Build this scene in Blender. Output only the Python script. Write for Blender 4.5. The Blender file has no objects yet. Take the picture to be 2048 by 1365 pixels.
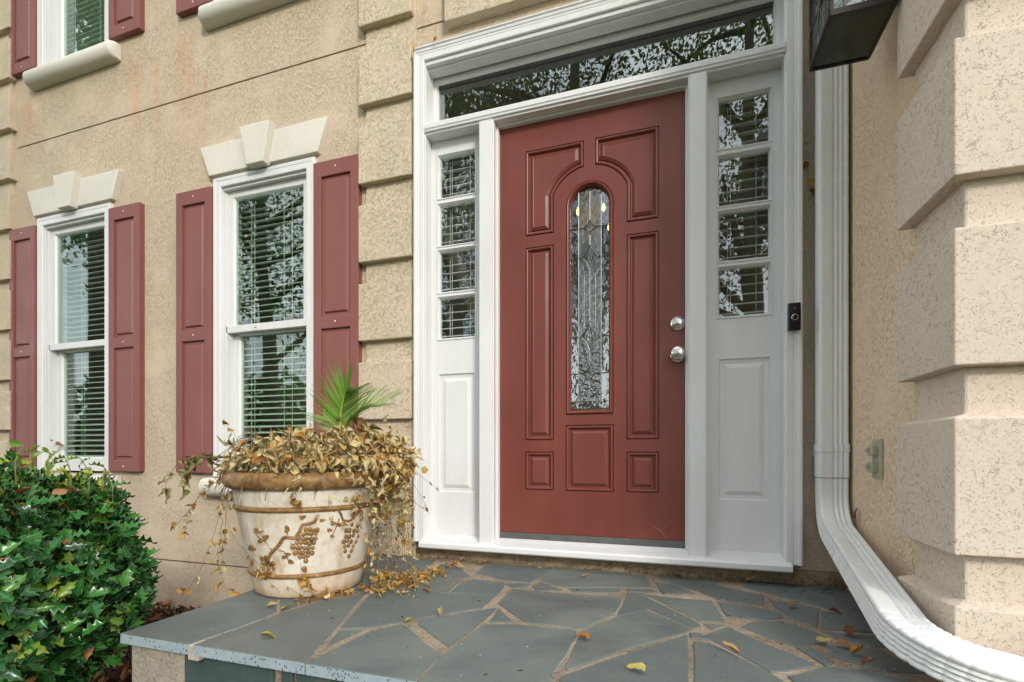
import bpy, bmesh, math, random
import numpy as np
from mathutils import Vector, Matrix, Euler
from mathutils.geometry import tessellate_polygon

PI = math.pi
R = math.radians
SC = bpy.context.scene
COL = SC.collection
rng = random.Random(7)

# ------------------------------------------------------------------ camera, sky, sun, exposure
FPX, CX, HY, PSI, CZ = 980.0, 1024.0, 904.0, R(18.0), 0.547
cam_d = bpy.data.cameras.new('camera')
cam_d.sensor_fit = 'HORIZONTAL'
cam_d.sensor_width = 36.0
cam_d.lens = FPX / 2048.0 * 36.0
cam_d.shift_y = (HY - 682.5) / 2048.0
cam_d.clip_start = 0.05
cam_d.clip_end = 600.0
cam = bpy.data.objects.new('camera', cam_d)
COL.objects.link(cam)
cam.location = (0, 0, CZ)
cam.rotation_euler = (R(90), 0, PSI)
SC.camera = cam

SUN_EL, SUN_AZ = R(27.0), R(39.0)          # azimuth measured from the wall normal towards +X
w = bpy.data.worlds.new('World')
SC.world = w
w.use_nodes = True
wn = w.node_tree
for n in list(wn.nodes):
    wn.nodes.remove(n)
wo = wn.nodes.new('ShaderNodeOutputWorld')
wb = wn.nodes.new('ShaderNodeBackground')
sk = wn.nodes.new('ShaderNodeTexSky')
sk.sky_type = 'NISHITA'
sk.sun_disc = False
sk.sun_elevation = SUN_EL
sk.sun_rotation = PI - SUN_AZ
sk.air_density = 1.0
sk.dust_density = 2.5
sk.ozone_density = 1.0
wb.inputs['Strength'].default_value = 0.15
# broken bright cloud over the whole sky
tc = wn.nodes.new('ShaderNodeTexCoord')
cn = wn.nodes.new('ShaderNodeTexNoise')
cn.inputs['Scale'].default_value = 2.2
cn.inputs['Detail'].default_value = 6
cn.inputs['Roughness'].default_value = 0.6
cr = wn.nodes.new('ShaderNodeValToRGB')
cr.color_ramp.elements[0].position = 0.36
cr.color_ramp.elements[1].position = 0.56
cm = wn.nodes.new('ShaderNodeMix')
cm.data_type = 'RGBA'
cm.inputs[7].default_value = (7.6, 7.9, 8.2, 1)
wn.links.new(tc.outputs['Generated'], cn.inputs['Vector'])
wn.links.new(cn.outputs[0], cr.inputs[0])
wn.links.new(cr.outputs[0], cm.inputs[0])
wn.links.new(sk.outputs[0], cm.inputs[6])
wn.links.new(cm.outputs[2], wb.inputs['Color'])
wn.links.new(wb.outputs[0], wo.inputs['Surface'])

sun_d = bpy.data.lights.new('sun', 'SUN')
sun_d.energy = 1.2
sun_d.angle = R(10.0)
sun_d.color = (1.0, 0.945, 0.86)
sun = bpy.data.objects.new('sun', sun_d)
COL.objects.link(sun)
to_sun = Vector((math.sin(SUN_AZ) * math.cos(SUN_EL), -math.cos(SUN_AZ) * math.cos(SUN_EL), math.sin(SUN_EL)))
sun.rotation_euler = to_sun.to_track_quat('Z', 'Y').to_euler()
sun.location = to_sun * 30

SC.view_settings.view_transform = 'Standard'
SC.view_settings.look = 'None'
SC.view_settings.gamma = 1.0
SC.view_settings.exposure = 1.0
try:
    SC.view_settings.use_curve_mapping = False
except Exception:
    pass
SC.render.engine = 'CYCLES'
SC.cycles.max_bounces = 8
SC.cycles.transparent_max_bounces = 12
SC.cycles.glossy_bounces = 4

# ------------------------------------------------------------------ measuring helpers (photo pixel -> point on a known plane)
_c, _s = math.cos(PSI), math.sin(PSI)
def ray(u, v):
    a, b = (u - CX) / FPX, (HY - v) / FPX
    return (a * _c - _s, a * _s + _c, b)
def onY(u, v, Y):
    d = ray(u, v); t = Y / d[1]
    return (d[0] * t, CZ + d[2] * t)
def onX(u, v, X):
    d = ray(u, v); t = X / d[0]
    return (d[1] * t, CZ + d[2] * t)
def onZ(u, v, z):
    d = ray(u, v); t = (z - CZ) / d[2]
    return (d[0] * t, d[1] * t)
def atF(u, v, F):
    d = ray(u, v)
    return Vector((d[0] * F, d[1] * F, CZ + d[2] * F))
def project(p):
    F = -p[0] * _s + p[1] * _c
    if F < 0.05:
        return (-9999, -9999, F)
    a = (p[0] * _c + p[1] * _s) / F
    return (CX + FPX * a, HY - (p[2] - CZ) / F * FPX, F)

# ------------------------------------------------------------------ materials
def srgb(r, g, b):
    f = lambda c: ((c / 255 + 0.055) / 1.055) ** 2.4 if c / 255 > 0.04045 else c / 255 / 12.92
    return (f(r), f(g), f(b), 1)

class NT:
    """small node-tree builder"""
    def __init__(s, name):
        s.m = bpy.data.materials.new(name)
        s.m.use_nodes = True
        s.t = s.m.node_tree
        for n in list(s.t.nodes):
            s.t.nodes.remove(n)
        s.out = s.t.nodes.new('ShaderNodeOutputMaterial')
        s.geo = s.t.nodes.new('ShaderNodeNewGeometry')
        s.pos = s.geo.outputs['Position']
    def n(s, typ, **kw):
        nd = s.t.nodes.new(typ)
        for k, v in kw.items():
            setattr(nd, k, v)
        return nd
    def put(s, sock, v):
        if hasattr(v, 'is_output'):
            s.t.links.new(v, sock)
        else:
            if isinstance(v, (tuple, list)) and len(v) == 3 and sock.type == 'RGBA':
                v = (*v, 1)
            sock.default_value = v
    def math(s, op, a, b=None, c=None, clamp=False):
        nd = s.n('ShaderNodeMath', operation=op, use_clamp=clamp)
        s.put(nd.inputs[0], a)
        if b is not None: s.put(nd.inputs[1], b)
        if c is not None: s.put(nd.inputs[2], c)
        return nd.outputs[0]
    def map(s, scale=(1, 1, 1), loc=(0, 0, 0), vec=None):
        nd = s.n('ShaderNodeMapping')
        s.put(nd.inputs['Vector'], vec if vec is not None else s.pos)
        nd.inputs['Scale'].default_value = scale
        nd.inputs['Location'].default_value = loc
        return nd.outputs[0]
    def noise(s, scale, detail=3, rough=0.55, dist=0.0, vec=None):
        nd = s.n('ShaderNodeTexNoise')
        s.put(nd.inputs['Vector'], vec if vec is not None else s.pos)
        nd.inputs['Scale'].default_value = scale
        nd.inputs['Detail'].default_value = detail
        nd.inputs['Roughness'].default_value = rough
        nd.inputs['Distortion'].default_value = dist
        return nd.outputs[0]
    def voro(s, scale, vec=None, rnd=1.0, out='Distance'):
        nd = s.n('ShaderNodeTexVoronoi')
        s.put(nd.inputs['Vector'], vec if vec is not None else s.pos)
        nd.inputs['Scale'].default_value = scale
        nd.inputs['Randomness'].default_value = rnd
        return nd.outputs[out]
    def ramp(s, fac, a, b, c0=(0, 0, 0, 1), c1=(1, 1, 1, 1)):
        nd = s.n('ShaderNodeValToRGB')
        e = nd.color_ramp.elements
        e[0].position, e[0].color = a, c0
        e[1].position, e[1].color = b, c1
        s.put(nd.inputs[0], fac)
        return nd.outputs[0]
    def stops(s, fac, lst, interp='LINEAR'):
        nd = s.n('ShaderNodeValToRGB')
        nd.color_ramp.interpolation = interp
        e = nd.color_ramp.elements
        while len(e) < len(lst):
            e.new(0.5)
        for k, (p, c) in enumerate(lst):
            e[k].position = p
            e[k].color = c if len(c) == 4 else (*c, 1)
        s.put(nd.inputs[0], fac)
        return nd.outputs[0]
    def mix(s, fac, a, b, mode='MIX'):
        nd = s.n('ShaderNodeMix', data_type='RGBA', blend_type=mode)
        s.put(nd.inputs[0], fac)
        s.put(nd.inputs[6], a)
        s.put(nd.inputs[7], b)
        return nd.outputs[2]
    def bump(s, h, strength=0.5, dist=0.002, normal=None):
        nd = s.n('ShaderNodeBump')
        nd.inputs['Strength'].default_value = strength
        nd.inputs['Distance'].default_value = dist
        s.put(nd.inputs['Height'], h)
        if normal is not None:
            s.put(nd.inputs['Normal'], normal)
        return nd.outputs[0]
    def bsdf(s, color, rough=0.6, normal=None, metal=0.0, spec=0.5, **kw):
        b = s.n('ShaderNodeBsdfPrincipled')
        s.put(b.inputs['Base Color'], color)
        s.put(b.inputs['Roughness'], rough)
        s.put(b.inputs['Metallic'], metal)
        s.put(b.inputs['Specular IOR Level'], spec)
        if normal is not None:
            s.put(b.inputs['Normal'], normal)
        for k, v in kw.items():
            s.put(b.inputs[k], v)
        s.t.links.new(b.outputs[0], s.out.inputs['Surface'])
        return b
    def xyz(s):
        nd = s.n('ShaderNodeSeparateXYZ')
        s.put(nd.inputs[0], s.pos)
        return nd.outputs
    def attr(s, name):
        nd = s.n('ShaderNodeAttribute', attribute_name=name)
        return nd
    def objrnd(s):
        return s.n('ShaderNodeObjectInfo').outputs['Random']

def stucco(name, base, worm=55.0, amp=0.0022, dark=0.55, streaks=(), grime=None, dens=0.5, gr=0.8, pit=0.345):
    t = NT(name)
    x, y, z = t.xyz()
    fine = t.noise(260, 4, 0.7)
    grain = t.noise(worm * 1.3, 4, 0.72, 0.8)
    big = t.noise(0.9, 4, 0.6)
    mid = t.noise(5.0, 3, 0.6)
    # worm shaped float marks: contour lines of a noise, broken up by a second one
    def worms_of(sc, wid, off):
        a = t.noise(sc, 1.0, 0.4, 0.9, vec=t.map((1, 1, 1), (off, off * 0.7, off * 1.3)))
        line = t.math('ABSOLUTE', t.math('SUBTRACT', a, 0.5))
        line = t.ramp(line, wid * 0.35, wid, (1, 1, 1, 1), (0, 0, 0, 1))
        brk = t.ramp(t.noise(sc * 0.62, 2, 0.6, vec=t.map((1, 1, 1), (off + 3, 0, off))), dens, dens + 0.07)
        return t.math('MULTIPLY', line, brk)
    area = t.ramp(t.noise(4.0, 3, 0.6), 0.30, 0.55, (0.25, 0.25, 0.25, 1), (1, 1, 1, 1))
    pits = t.ramp(t.noise(worm * 2.0, 2, 0.5), pit, pit + 0.04, (1, 1, 1, 1), (0, 0, 0, 1))
    worms = t.math('MAXIMUM', worms_of(worm, 0.036, 0.0), worms_of(worm * 1.45, 0.042, 7.0))
    worms = t.math('MULTIPLY', t.math('MAXIMUM', worms, t.math('MULTIPLY', pits, 0.9)), area)
    h = t.math('SUBTRACT', t.math('ADD', t.math('MULTIPLY', fine, 0.25), t.math('MULTIPLY', grain, gr)), worms)
    nrm = t.bump(h, 1.0, amp)
    nrm = t.bump(mid, 0.2, 0.006, nrm)
    b = base
    c = t.mix(t.ramp(big, 0.32, 0.68), (b[0] * 0.93, b[1] * 0.92, b[2] * 0.90), (b[0] * 1.05, b[1] * 1.05, b[2] * 1.05))
    c = t.mix(t.math('MULTIPLY', t.ramp(grain, 0.36, 0.60, (1, 1, 1, 1), (0, 0, 0, 1)), 0.20), c, (b[0] * 0.7, b[1] * 0.66, b[2] * 0.58))
    c = t.mix(t.math('MULTIPLY', worms, dark), c, (b[0] * 0.42, b[1] * 0.34, b[2] * 0.23))
    for (sx, sz, ln, wd, k) in streaks:
        dx = t.math('ABSOLUTE', t.math('SUBTRACT', t.math('ADD', x, t.math('MULTIPLY', t.math('SUBTRACT', t.noise(6, 2), 0.5), 0.08)), sx))
        mx = t.math('SUBTRACT', 1.0, t.math('DIVIDE', dx, wd), clamp=True)
        mx = t.math('POWER', mx, 1.5)
        dz = t.math('DIVIDE', t.math('SUBTRACT', sz, z), ln)
        mz = t.math('MULTIPLY', t.math('SUBTRACT', 1.0, dz, clamp=True), t.math('MULTIPLY', dz, 12.0, clamp=True), clamp=True)
        nz = t.ramp(t.noise(14, 3, 0.6, vec=t.map((1, 1, 0.22))), 0.3, 0.65)
        f = t.math('MULTIPLY', t.math('MULTIPLY', mx, mz), t.math('MULTIPLY', nz, k))
        c = t.mix(f, c, srgb(206, 142, 100))
    if grime is not None:
        z0, z1, k, col = grime
        g = t.math('SUBTRACT', 1.0, t.math('DIVIDE', t.math('SUBTRACT', z, z0), z1 - z0), clamp=True)
        g = t.math('MULTIPLY', g, t.math('MULTIPLY', t.ramp(t.noise(16, 4, 0.7), 0.35, 0.65), k), clamp=True)
        c = t.mix(g, c, col)
    t.bsdf(c, 0.9, nrm, spec=0.15)
    return t.m

def painted(name, base, rough=0.4, dirt=0.12, grain=False, fade=None, spec=0.4):
    t = NT(name)
    n1 = t.noise(3.0, 4, 0.65)
    n2 = t.noise(60, 3, 0.6)
    vec = t.map((60, 60, 1.2)) if grain else t.map((18, 18, 3))
    g = t.noise(1.0, 4, 0.6, vec=vec)
    c = t.mix(t.math('MULTIPLY', t.ramp(n1, 0.3, 0.75), dirt), base, (base[0] * 0.62, base[1] * 0.58, base[2] * 0.52))
    c = t.mix(t.math('MULTIPLY', t.ramp(g, 0.4, 0.7), dirt * 0.9), c, (base[0] * 0.75, base[1] * 0.73, base[2] * 0.70))
    if fade is not None:
        c = t.mix(t.math('MULTIPLY', t.ramp(t.noise(2.0, 3, 0.6, vec=t.map((1.6, 1, 0.5))), 0.38, 0.68), 0.4), c, fade)
    sp = t.ramp(t.voro(38), 0.035, 0.06, (1, 1, 1, 1), (0, 0, 0, 1))
    sp = t.math('MULTIPLY', sp, t.ramp(t.noise(11, 2), 0.58, 0.63))
    c = t.mix(t.math('MULTIPLY', sp, dirt * 2.2), c, (base[0] * 0.35, base[1] * 0.32, base[2] * 0.28))
    h = t.math('ADD', t.math('MULTIPLY', g, 0.6), t.math('MULTIPLY', n2, 0.4))
    t.bsdf(c, t.math('ADD', rough, t.math('MULTIPLY', t.math('SUBTRACT', n1, 0.5), 0.25)), t.bump(h, 0.25, 0.0008), spec=spec)
    return t.m

def flat_mat(name, base, rough=0.6, metal=0.0, bump=0.0, scale=40, spec=0.5, var=0.15):
    t = NT(name)
    n = t.noise(scale, 4, 0.6)
    c = t.mix(t.ramp(n, 0.3, 0.7), (base[0] * (1 - var), base[1] * (1 - var), base[2] * (1 - var)), (base[0] * (1 + var), base[1] * (1 + var), base[2] * (1 + var)))
    t.bsdf(c, rough, t.bump(n, bump, 0.002) if bump else None, metal, spec)
    return t.m

def glass_mat(name, tint, ior=2.0, wave=0.0, wscale=3.0, rough=0.0, seed=0.0, blur=0.0):
    t = NT(name)
    if blur:
        tr = t.n('ShaderNodeBsdfRefraction')
        tr.inputs['Roughness'].default_value = blur
        tr.inputs['IOR'].default_value = 1.12
    else:
        tr = t.n('ShaderNodeBsdfTransparent')
    tr.inputs[0].default_value = (*tint, 1)
    gl = t.n('ShaderNodeBsdfGlossy')
    gl.inputs['Roughness'].default_value = rough
    gl.inputs['Color'].default_value = (0.93, 0.98, 1.0, 1)
    # Schlick reflectance from the facing angle, the same on both faces of the pane
    f0 = ((ior - 1) / (ior + 1)) ** 2
    dt = t.n('ShaderNodeVectorMath', operation='DOT_PRODUCT')
    t.t.links.new(t.geo.outputs['Normal'], dt.inputs[0])
    t.t.links.new(t.geo.outputs['Incoming'], dt.inputs[1])
    one = t.math('SUBTRACT', 1.0, t.math('ABSOLUTE', dt.outputs['Value']), clamp=True)
    frv = t.math('ADD', f0, t.math('MULTIPLY', t.math('POWER', one, 5.0), 1 - f0))
    if wave:
        h = t.noise(wscale, 2, 0.5, vec=t.map(loc=(seed, seed, seed)))
        nm = t.bump(h, 1.0, wave)
        t.t.links.new(nm, gl.inputs['Normal'])
    mx = t.n('ShaderNodeMixShader')
    t.t.links.new(frv, mx.inputs[0])
    t.t.links.new(tr.outputs[0], mx.inputs[1])
    t.t.links.new(gl.outputs[0], mx.inputs[2])
    t.t.links.new(mx.outputs[0], t.out.inputs['Surface'])
    return t.m

def leaf_mat(name, stops, rough=0.45, edge=None, spec=0.4, trans=0.15):
    t = NT(name)
    a = t.attr('rnd')
    f = t.math('FRACT', t.math('ADD', t.objrnd(), a.outputs['Fac']))
    c = t.stops(f, stops)
    n = t.noise(60, 3, 0.6)
    c = t.mix(t.math('MULTIPLY', t.ramp(n, 0.35, 0.7), 0.35), c, t.mix(1.0, c, (0.5, 0.5, 0.45, 1), 'MULTIPLY'))
    if edge is not None:
        e = t.attr('edge').outputs['Fac']
        c = t.mix(t.math('MULTIPLY', t.ramp(e, 0.90, 0.99), edge[1]), c, edge[0])
        c = t.mix(t.math('MULTIPLY', t.ramp(e, 0.02, 0.10, (1, 1, 1, 1), (0, 0, 0, 1)), 0.45), c, (0.16, 0.24, 0.07, 1))
    b = t.bsdf(c, rough, t.bump(n, 0.3, 0.001), spec=spec)
    if trans:
        tl = t.n('ShaderNodeBsdfTranslucent')
        t.put(tl.inputs[0], c)
        mx = t.n('ShaderNodeMixShader')
        mx.inputs[0].default_value = trans
        t.t.links.new(b.outputs[0], mx.inputs[1])
        t.t.links.new(tl.outputs[0], mx.inputs[2])
        t.t.links.new(mx.outputs[0], t.out.inputs['Surface'])
    return t.m

def slate_mat(name, base, specks=0.5, rough=0.6):
    t = NT(name)
    r = t.objrnd()
    cl = t.noise(2.6, 5, 0.62, 0.6, vec=t.map((1, 1, 1)))
    fine = t.noise(150, 3, 0.7)
    streak = t.noise(1.0, 4, 0.6, 0.4, vec=t.map((5, 26, 20)))
    b = base
    c = t.stops(cl, [(0.36, (b[0] * 0.62, b[1] * 0.64, b[2] * 0.68)), (0.5, b), (0.63, (b[0] * 1.42, b[1] * 1.38, b[2] * 1.26))])
    c = t.mix(t.math('MULTIPLY', r, 0.9), c, (b[0] * 0.74, b[1] * 0.80, b[2] * 0.88))
    r2 = t.math('FRACT', t.math('MULTIPLY', r, 7.31))
    c = t.mix(t.math('MULTIPLY', r2, 0.40), c, (b[0] * 1.12, b[1] * 1.0, b[2] * 0.86))
    c = t.mix(t.math('MULTIPLY', t.ramp(streak, 0.52, 0.78), 0.30), c, (b[0] * 1.35, b[1] * 1.25, b[2] * 1.0))
    c = t.mix(t.math('MULTIPLY', t.ramp(fine, 0.5, 0.75), 0.25), c, (b[0] * 1.5, b[1] * 1.5, b[2] * 1.5))
    dirt = t.ramp(t.noise(7.0, 5, 0.72, 0.8), 0.54, 0.74)
    c = t.mix(t.math('MULTIPLY', dirt, 0.6), c, (0.175, 0.145, 0.105, 1))
    # white paint drips and droppings
    sv = t.map((1, 1, 1), (3.1, 1.7, 0))
    sp = t.ramp(t.math('ADD', t.voro(26, vec=sv), t.math('MULTIPLY', t.noise(60, 2), 0.16)), 0.135, 0.16, (1, 1, 1, 1), (0, 0, 0, 1))
    msk = t.ramp(t.noise(4.5, 2, 0.6, vec=t.map((1, 1, 1), (5, 2, 0))), 0.49, 0.55)
    c = t.mix(t.math('MULTIPLY', t.math('MULTIPLY', sp, msk), specks), c, (0.62, 0.66, 0.68, 1))
    ln = t.noise(3.4, 4, 0.6, 1.2)
    lay = t.math('DIVIDE', t.math('FLOOR', t.math('MULTIPLY', ln, 11.0)), 11.0)
    h = t.math('ADD', t.math('MULTIPLY', fine, 0.3), t.math('ADD', t.math('MULTIPLY', lay, 3.0), t.math('MULTIPLY', streak, 0.6)))
    c = t.mix(t.math('MULTIPLY', t.math('FRACT', t.math('MULTIPLY', ln, 11.0)), 0.16), c, (b[0] * 1.45, b[1] * 1.42, b[2] * 1.3))
    t.bsdf(c, t.math('ADD', rough - 0.12, t.math('MULTIPLY', cl, 0.25)), t.bump(h, 0.4, 0.003), spec=0.4)
    return t.m

BEIGE = (0.64, 0.523, 0.392)
M = {}
M['stucco_far'] = stucco('beige_stucco', BEIGE, worm=105, amp=0.0019, dark=0.24, dens=0.46,
    streaks=[(-3.36, 3.17, 0.75, 0.10, 0.8), (-3.16, 3.10, 0.9, 0.05, 0.6), (-2.92, 3.22, 0.95, 0.14, 0.75), (-4.42, 3.1, 0.5, 0.16, 0.7), (-2.75, 2.9, 0.8, 0.05, 0.5)],
    grime=(-0.44, -0.05, 0.55, (0.50, 0.33, 0.19, 1)))
M['stucco_quoin'] = stucco('quoin_stucco', (0.65, 0.545, 0.410), worm=100, amp=0.0024, dark=0.18, dens=0.50, gr=0.5, grime=(-0.02, 0.20, 0.5, (0.42, 0.33, 0.23, 1)))
M['stucco_near'] = stucco('corner_stucco', (0.645, 0.550, 0.455), worm=84, amp=0.0019, dark=0.26, dens=0.575, gr=0.35, pit=0.325, grime=(-0.02, 0.22, 0.75, (0.40, 0.33, 0.25, 1)))
M['stucco_return'] = stucco('return_stucco', (0.78, 0.605, 0.435), worm=100, amp=0.0022, dark=0.24, dens=0.52, gr=0.5, pit=0.33,  # same paint as the other walls, lightened in place of missing fill light
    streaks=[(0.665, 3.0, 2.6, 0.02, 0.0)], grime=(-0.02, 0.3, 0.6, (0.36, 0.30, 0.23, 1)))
M['cream'] = stucco('cream_stucco', (0.72, 0.69, 0.62), worm=130, amp=0.0007, dark=0.05, dens=0.5, gr=0.4)
M['base_concrete'] = stucco('stained_concrete', (0.36, 0.28, 0.185), worm=60, amp=0.004, dark=0.8, grime=(-0.01, 0.06, 1.0, (0.10, 0.085, 0.06, 1)))
M['pier'] = stucco('pier_concrete', (0.44, 0.40, 0.33), worm=120, amp=0.0016, dark=0.3, grime=(-0.5, 0.05, 0.9, (0.16, 0.145, 0.11, 1)))
M['white'] = painted('white_paint', (0.73, 0.735, 0.735, 1), 0.40, 0.20, spec=0.45)
M['vinyl'] = painted('white_vinyl', (0.68, 0.69, 0.68, 1), 0.35, 0.12)
M['gutter'] = painted('white_aluminium', (0.73, 0.745, 0.735, 1), 0.30, 0.18, spec=0.5)
M['red'] = painted('red_door_paint', (0.182, 0.044, 0.032, 1), 0.42, 0.5, grain=True, fade=(0.250, 0.078, 0.055, 1))
M['shutter'] = painted('shutter_vinyl', (0.225, 0.075, 0.064, 1), 0.50, 0.2, grain=True, fade=(0.27, 0.115, 0.098, 1))
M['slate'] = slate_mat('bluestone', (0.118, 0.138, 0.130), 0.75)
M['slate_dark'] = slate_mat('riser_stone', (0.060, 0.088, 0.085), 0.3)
t = NT('bluestone_edge')
v = t.ramp(t.voro(110), 0.26, 0.33, (1, 1, 1, 1), (0, 0, 0, 1))
v = t.math('MULTIPLY', v, t.ramp(t.noise(34, 2), 0.42, 0.52))
c = t.mix(v, t.mix(t.noise(25, 3), (0.24, 0.30, 0.335, 1), (0.36, 0.43, 0.46, 1)), (0.045, 0.05, 0.055, 1))
t.bsdf(c, 0.75, t.bump(v, -0.5, 0.002)); M['slate_edge'] = t.m
t = NT('mortar')
n1 = t.noise(110, 4, 0.7); n2 = t.noise(4, 3)
c = t.stops(t.math('ADD', t.math('MULTIPLY', n1, 0.55), t.math('MULTIPLY', n2, 0.5)), [(0.33, (0.10, 0.078, 0.055)), (0.5, (0.26, 0.205, 0.148)), (0.66, (0.40, 0.335, 0.26))])
t.bsdf(c, 0.95, t.bump(n1, 0.8, 0.004), spec=0.1); M['mortar'] = t.m
M['glass'] = glass_mat('window_glass', (0.86, 0.94, 0.87), 1.8, 0.00010, 5.0)
M['glass_side'] = glass_mat('sidelight_glass', (0.95, 0.97, 0.95), 1.78, 0.00006, 6.0)
M['glass_transom'] = glass_mat('transom_glass', (0.86, 0.90, 0.85), 2.1, 0.00012, 5.0)
M['glass_clear'] = glass_mat('bevelled_clear_glass', (0.80, 0.84, 0.82), 2.3, 0.0016, 26.0)
M['glass_hammered'] = glass_mat('hammered_glass', (0.62, 0.63, 0.58), 2.3, 0.0045, 42.0, 0.02, blur=0.55)
M['came'] = flat_mat('lead_came', (0.26, 0.27, 0.26), 0.4, 0.8)
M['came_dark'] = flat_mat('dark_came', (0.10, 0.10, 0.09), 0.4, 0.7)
M['slat'] = flat_mat('blind_slat', (0.62, 0.64, 0.61), 0.5, var=0.03)
M['nickel'] = flat_mat('satin_nickel', (0.66, 0.64, 0.60), 0.22, 1.0, var=0.04)
M['keyhole'] = flat_mat('dark_keyhole', (0.03, 0.03, 0.03), 0.5)
M['black'] = flat_mat('black_plastic', (0.008, 0.008, 0.009), 0.16, spec=0.25)
M['bronze'] = flat_mat('aged_bronze', (0.035, 0.027, 0.021), 0.35, 0.5, 0.2)
M['lantern_plate'] = flat_mat('lantern_base_plate', (0.05, 0.055, 0.038), 0.18, 0.55, 0.0, 9, var=0.5)
M['switch'] = flat_mat('almond_plastic', (0.36, 0.355, 0.255), 0.4)
M['rubber'] = flat_mat('grey_sweep', (0.12, 0.12, 0.115), 0.45, 0.3)
M['screw'] = flat_mat('screw_head', (0.75, 0.72, 0.68), 0.4)
M['room'] = flat_mat('interior_plaster', (0.30, 0.26, 0.20), 0.9)
M['bark'] = flat_mat('tree_bark', (0.10, 0.08, 0.06), 0.9, 0, 0.8, 12, var=0.4)
M['stem'] = flat_mat('dry_stem', (0.17, 0.105, 0.06), 0.8, var=0.35)
M['green_stem'] = flat_mat('green_stem', (0.20, 0.22, 0.08), 0.6)
M['rachis'] = flat_mat('palm_rachis', (0.50, 0.42, 0.10), 0.5)
M['soil'] = flat_mat('potting_soil', (0.05, 0.035, 0.025), 0.95, 0, 0.8, 60, var=0.5)
M['terracotta'] = None
t = NT('brown_glaze')
n = t.noise(26, 4, 0.65)
c = t.stops(n, [(0.30, (0.10, 0.052, 0.018)), (0.48, (0.22, 0.118, 0.040)), (0.62, (0.30, 0.175, 0.068)), (0.70, (0.52, 0.45, 0.34))])
t.bsdf(c, 0.5, t.bump(n, 0.5, 0.003), spec=0.35); M['terracotta'] = t.m
t = NT('whitewashed_clay')
x, y, z = t.xyz()
n1 = t.noise(7, 5, 0.7, 0.5); n2 = t.noise(48, 4, 0.7); n3 = t.noise(1, 4, 0.6, vec=t.map((16, 16, 5)))
c = t.stops(n1, [(0.28, (0.46, 0.37, 0.25)), (0.45, (0.62, 0.56, 0.46)), (0.7, (0.72, 0.70, 0.65))])
c = t.mix(t.math('MULTIPLY', t.ramp(n3, 0.50, 0.68), 0.75), c, (0.42, 0.25, 0.115, 1))
c = t.mix(t.math('MULTIPLY', t.ramp(n2, 0.62, 0.70), 0.6), c, (0.33, 0.22, 0.12, 1))
lo = t.math('SUBTRACT', 1.0, t.math('DIVIDE', z, 0.12), clamp=True)
c = t.mix(t.math('MULTIPLY', lo, 0.6), c, (0.58, 0.42, 0.25, 1))
t.bsdf(c, 0.7, t.bump(t.math('ADD', n1, t.math('MULTIPLY', n2, 0.5)), 0.5, 0.004), spec=0.25); M['pot'] = t.m

M['holly'] = leaf_mat('holly_leaf', [(0.0, (0.008, 0.060, 0.018)), (0.35, (0.016, 0.112, 0.026)), (0.65, (0.034, 0.180, 0.030)), (0.96, (0.055, 0.215, 0.030)), (0.985, (0.10, 0.20, 0.030)), (1.0, (0.20, 0.26, 0.04))], 0.24, ((0.42, 0.40, 0.17, 1), 0.7), 0.42, 0.12)
M['new_holly'] = leaf_mat('young_holly_leaf', [(0.0, (0.12, 0.26, 0.02)), (0.5, (0.26, 0.36, 0.035)), (1.0, (0.38, 0.38, 0.05))], 0.3, ((0.45, 0.42, 0.17, 1), 0.4), 0.5, 0.25)
M['dead'] = leaf_mat('dead_leaf', [(0.0, (0.16, 0.060, 0.022)), (0.4, (0.30, 0.115, 0.040)), (0.7, (0.42, 0.20, 0.075)), (1.0, (0.46, 0.30, 0.14))], 0.65, None, 0.25, 0.2)
M['ivy'] = leaf_mat('dried_vine_leaf', [(0.0, (0.52, 0.37, 0.15)), (0.3, (0.68, 0.54, 0.27)), (0.55, (0.60, 0.51, 0.23)), (0.75, (0.74, 0.62, 0.37)), (0.93, (0.40, 0.22, 0.08)), (1.0, (0.56, 0.28, 0.06))], 0.7, None, 0.2, 0.2)
M['ivy_olive'] = leaf_mat('olive_vine_leaf', [(0.0, (0.20, 0.19, 0.065)), (0.5, (0.30, 0.28, 0.11)), (1.0, (0.38, 0.33, 0.15))], 0.6, None, 0.25, 0.2)
M['ivy_orange'] = leaf_mat('orange_vine_leaf', [(0.0, (0.42, 0.17, 0.03)), (0.4, (0.55, 0.29, 0.05)), (0.7, (0.55, 0.40, 0.10)), (1.0, (0.34, 0.13, 0.035))], 0.6, None, 0.25, 0.25)
M['yellow_leaf'] = leaf_mat('yellow_fallen_leaf', [(0.0, (0.34, 0.33, 0.10)), (0.5, (0.46, 0.39, 0.12)), (1.0, (0.48, 0.34, 0.12))], 0.6, None, 0.25, 0.15)
M['palm'] = leaf_mat('palm_leaflet', [(0.0, (0.10, 0.24, 0.030)), (0.5, (0.18, 0.36, 0.045)), (1.0, (0.27, 0.42, 0.09))], 0.35, None, 0.5, 0.2)
M['tree_leaf'] = leaf_mat('tree_leaf', [(0.0, (0.055, 0.10, 0.025)), (0.5, (0.10, 0.16, 0.036)), (1.0, (0.16, 0.20, 0.05))], 0.5, None, 0.3, 0.5)
M['mulch'] = leaf_mat('bark_mulch', [(0.0, (0.020, 0.012, 0.010)), (0.6, (0.055, 0.030, 0.022)), (1.0, (0.11, 0.06, 0.04))], 0.9, None, 0.1, 0.0)
t = NT('ground')
n1 = t.noise(0.5, 5, 0.6); n2 = t.noise(25, 4, 0.7)
x, y, z = t.xyz()
grass = t.mix(n2, (0.035, 0.075, 0.016, 1), (0.075, 0.12, 0.03, 1))
bed = t.mix(n2, (0.018, 0.011, 0.008, 1), (0.06, 0.035, 0.024, 1))
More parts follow.
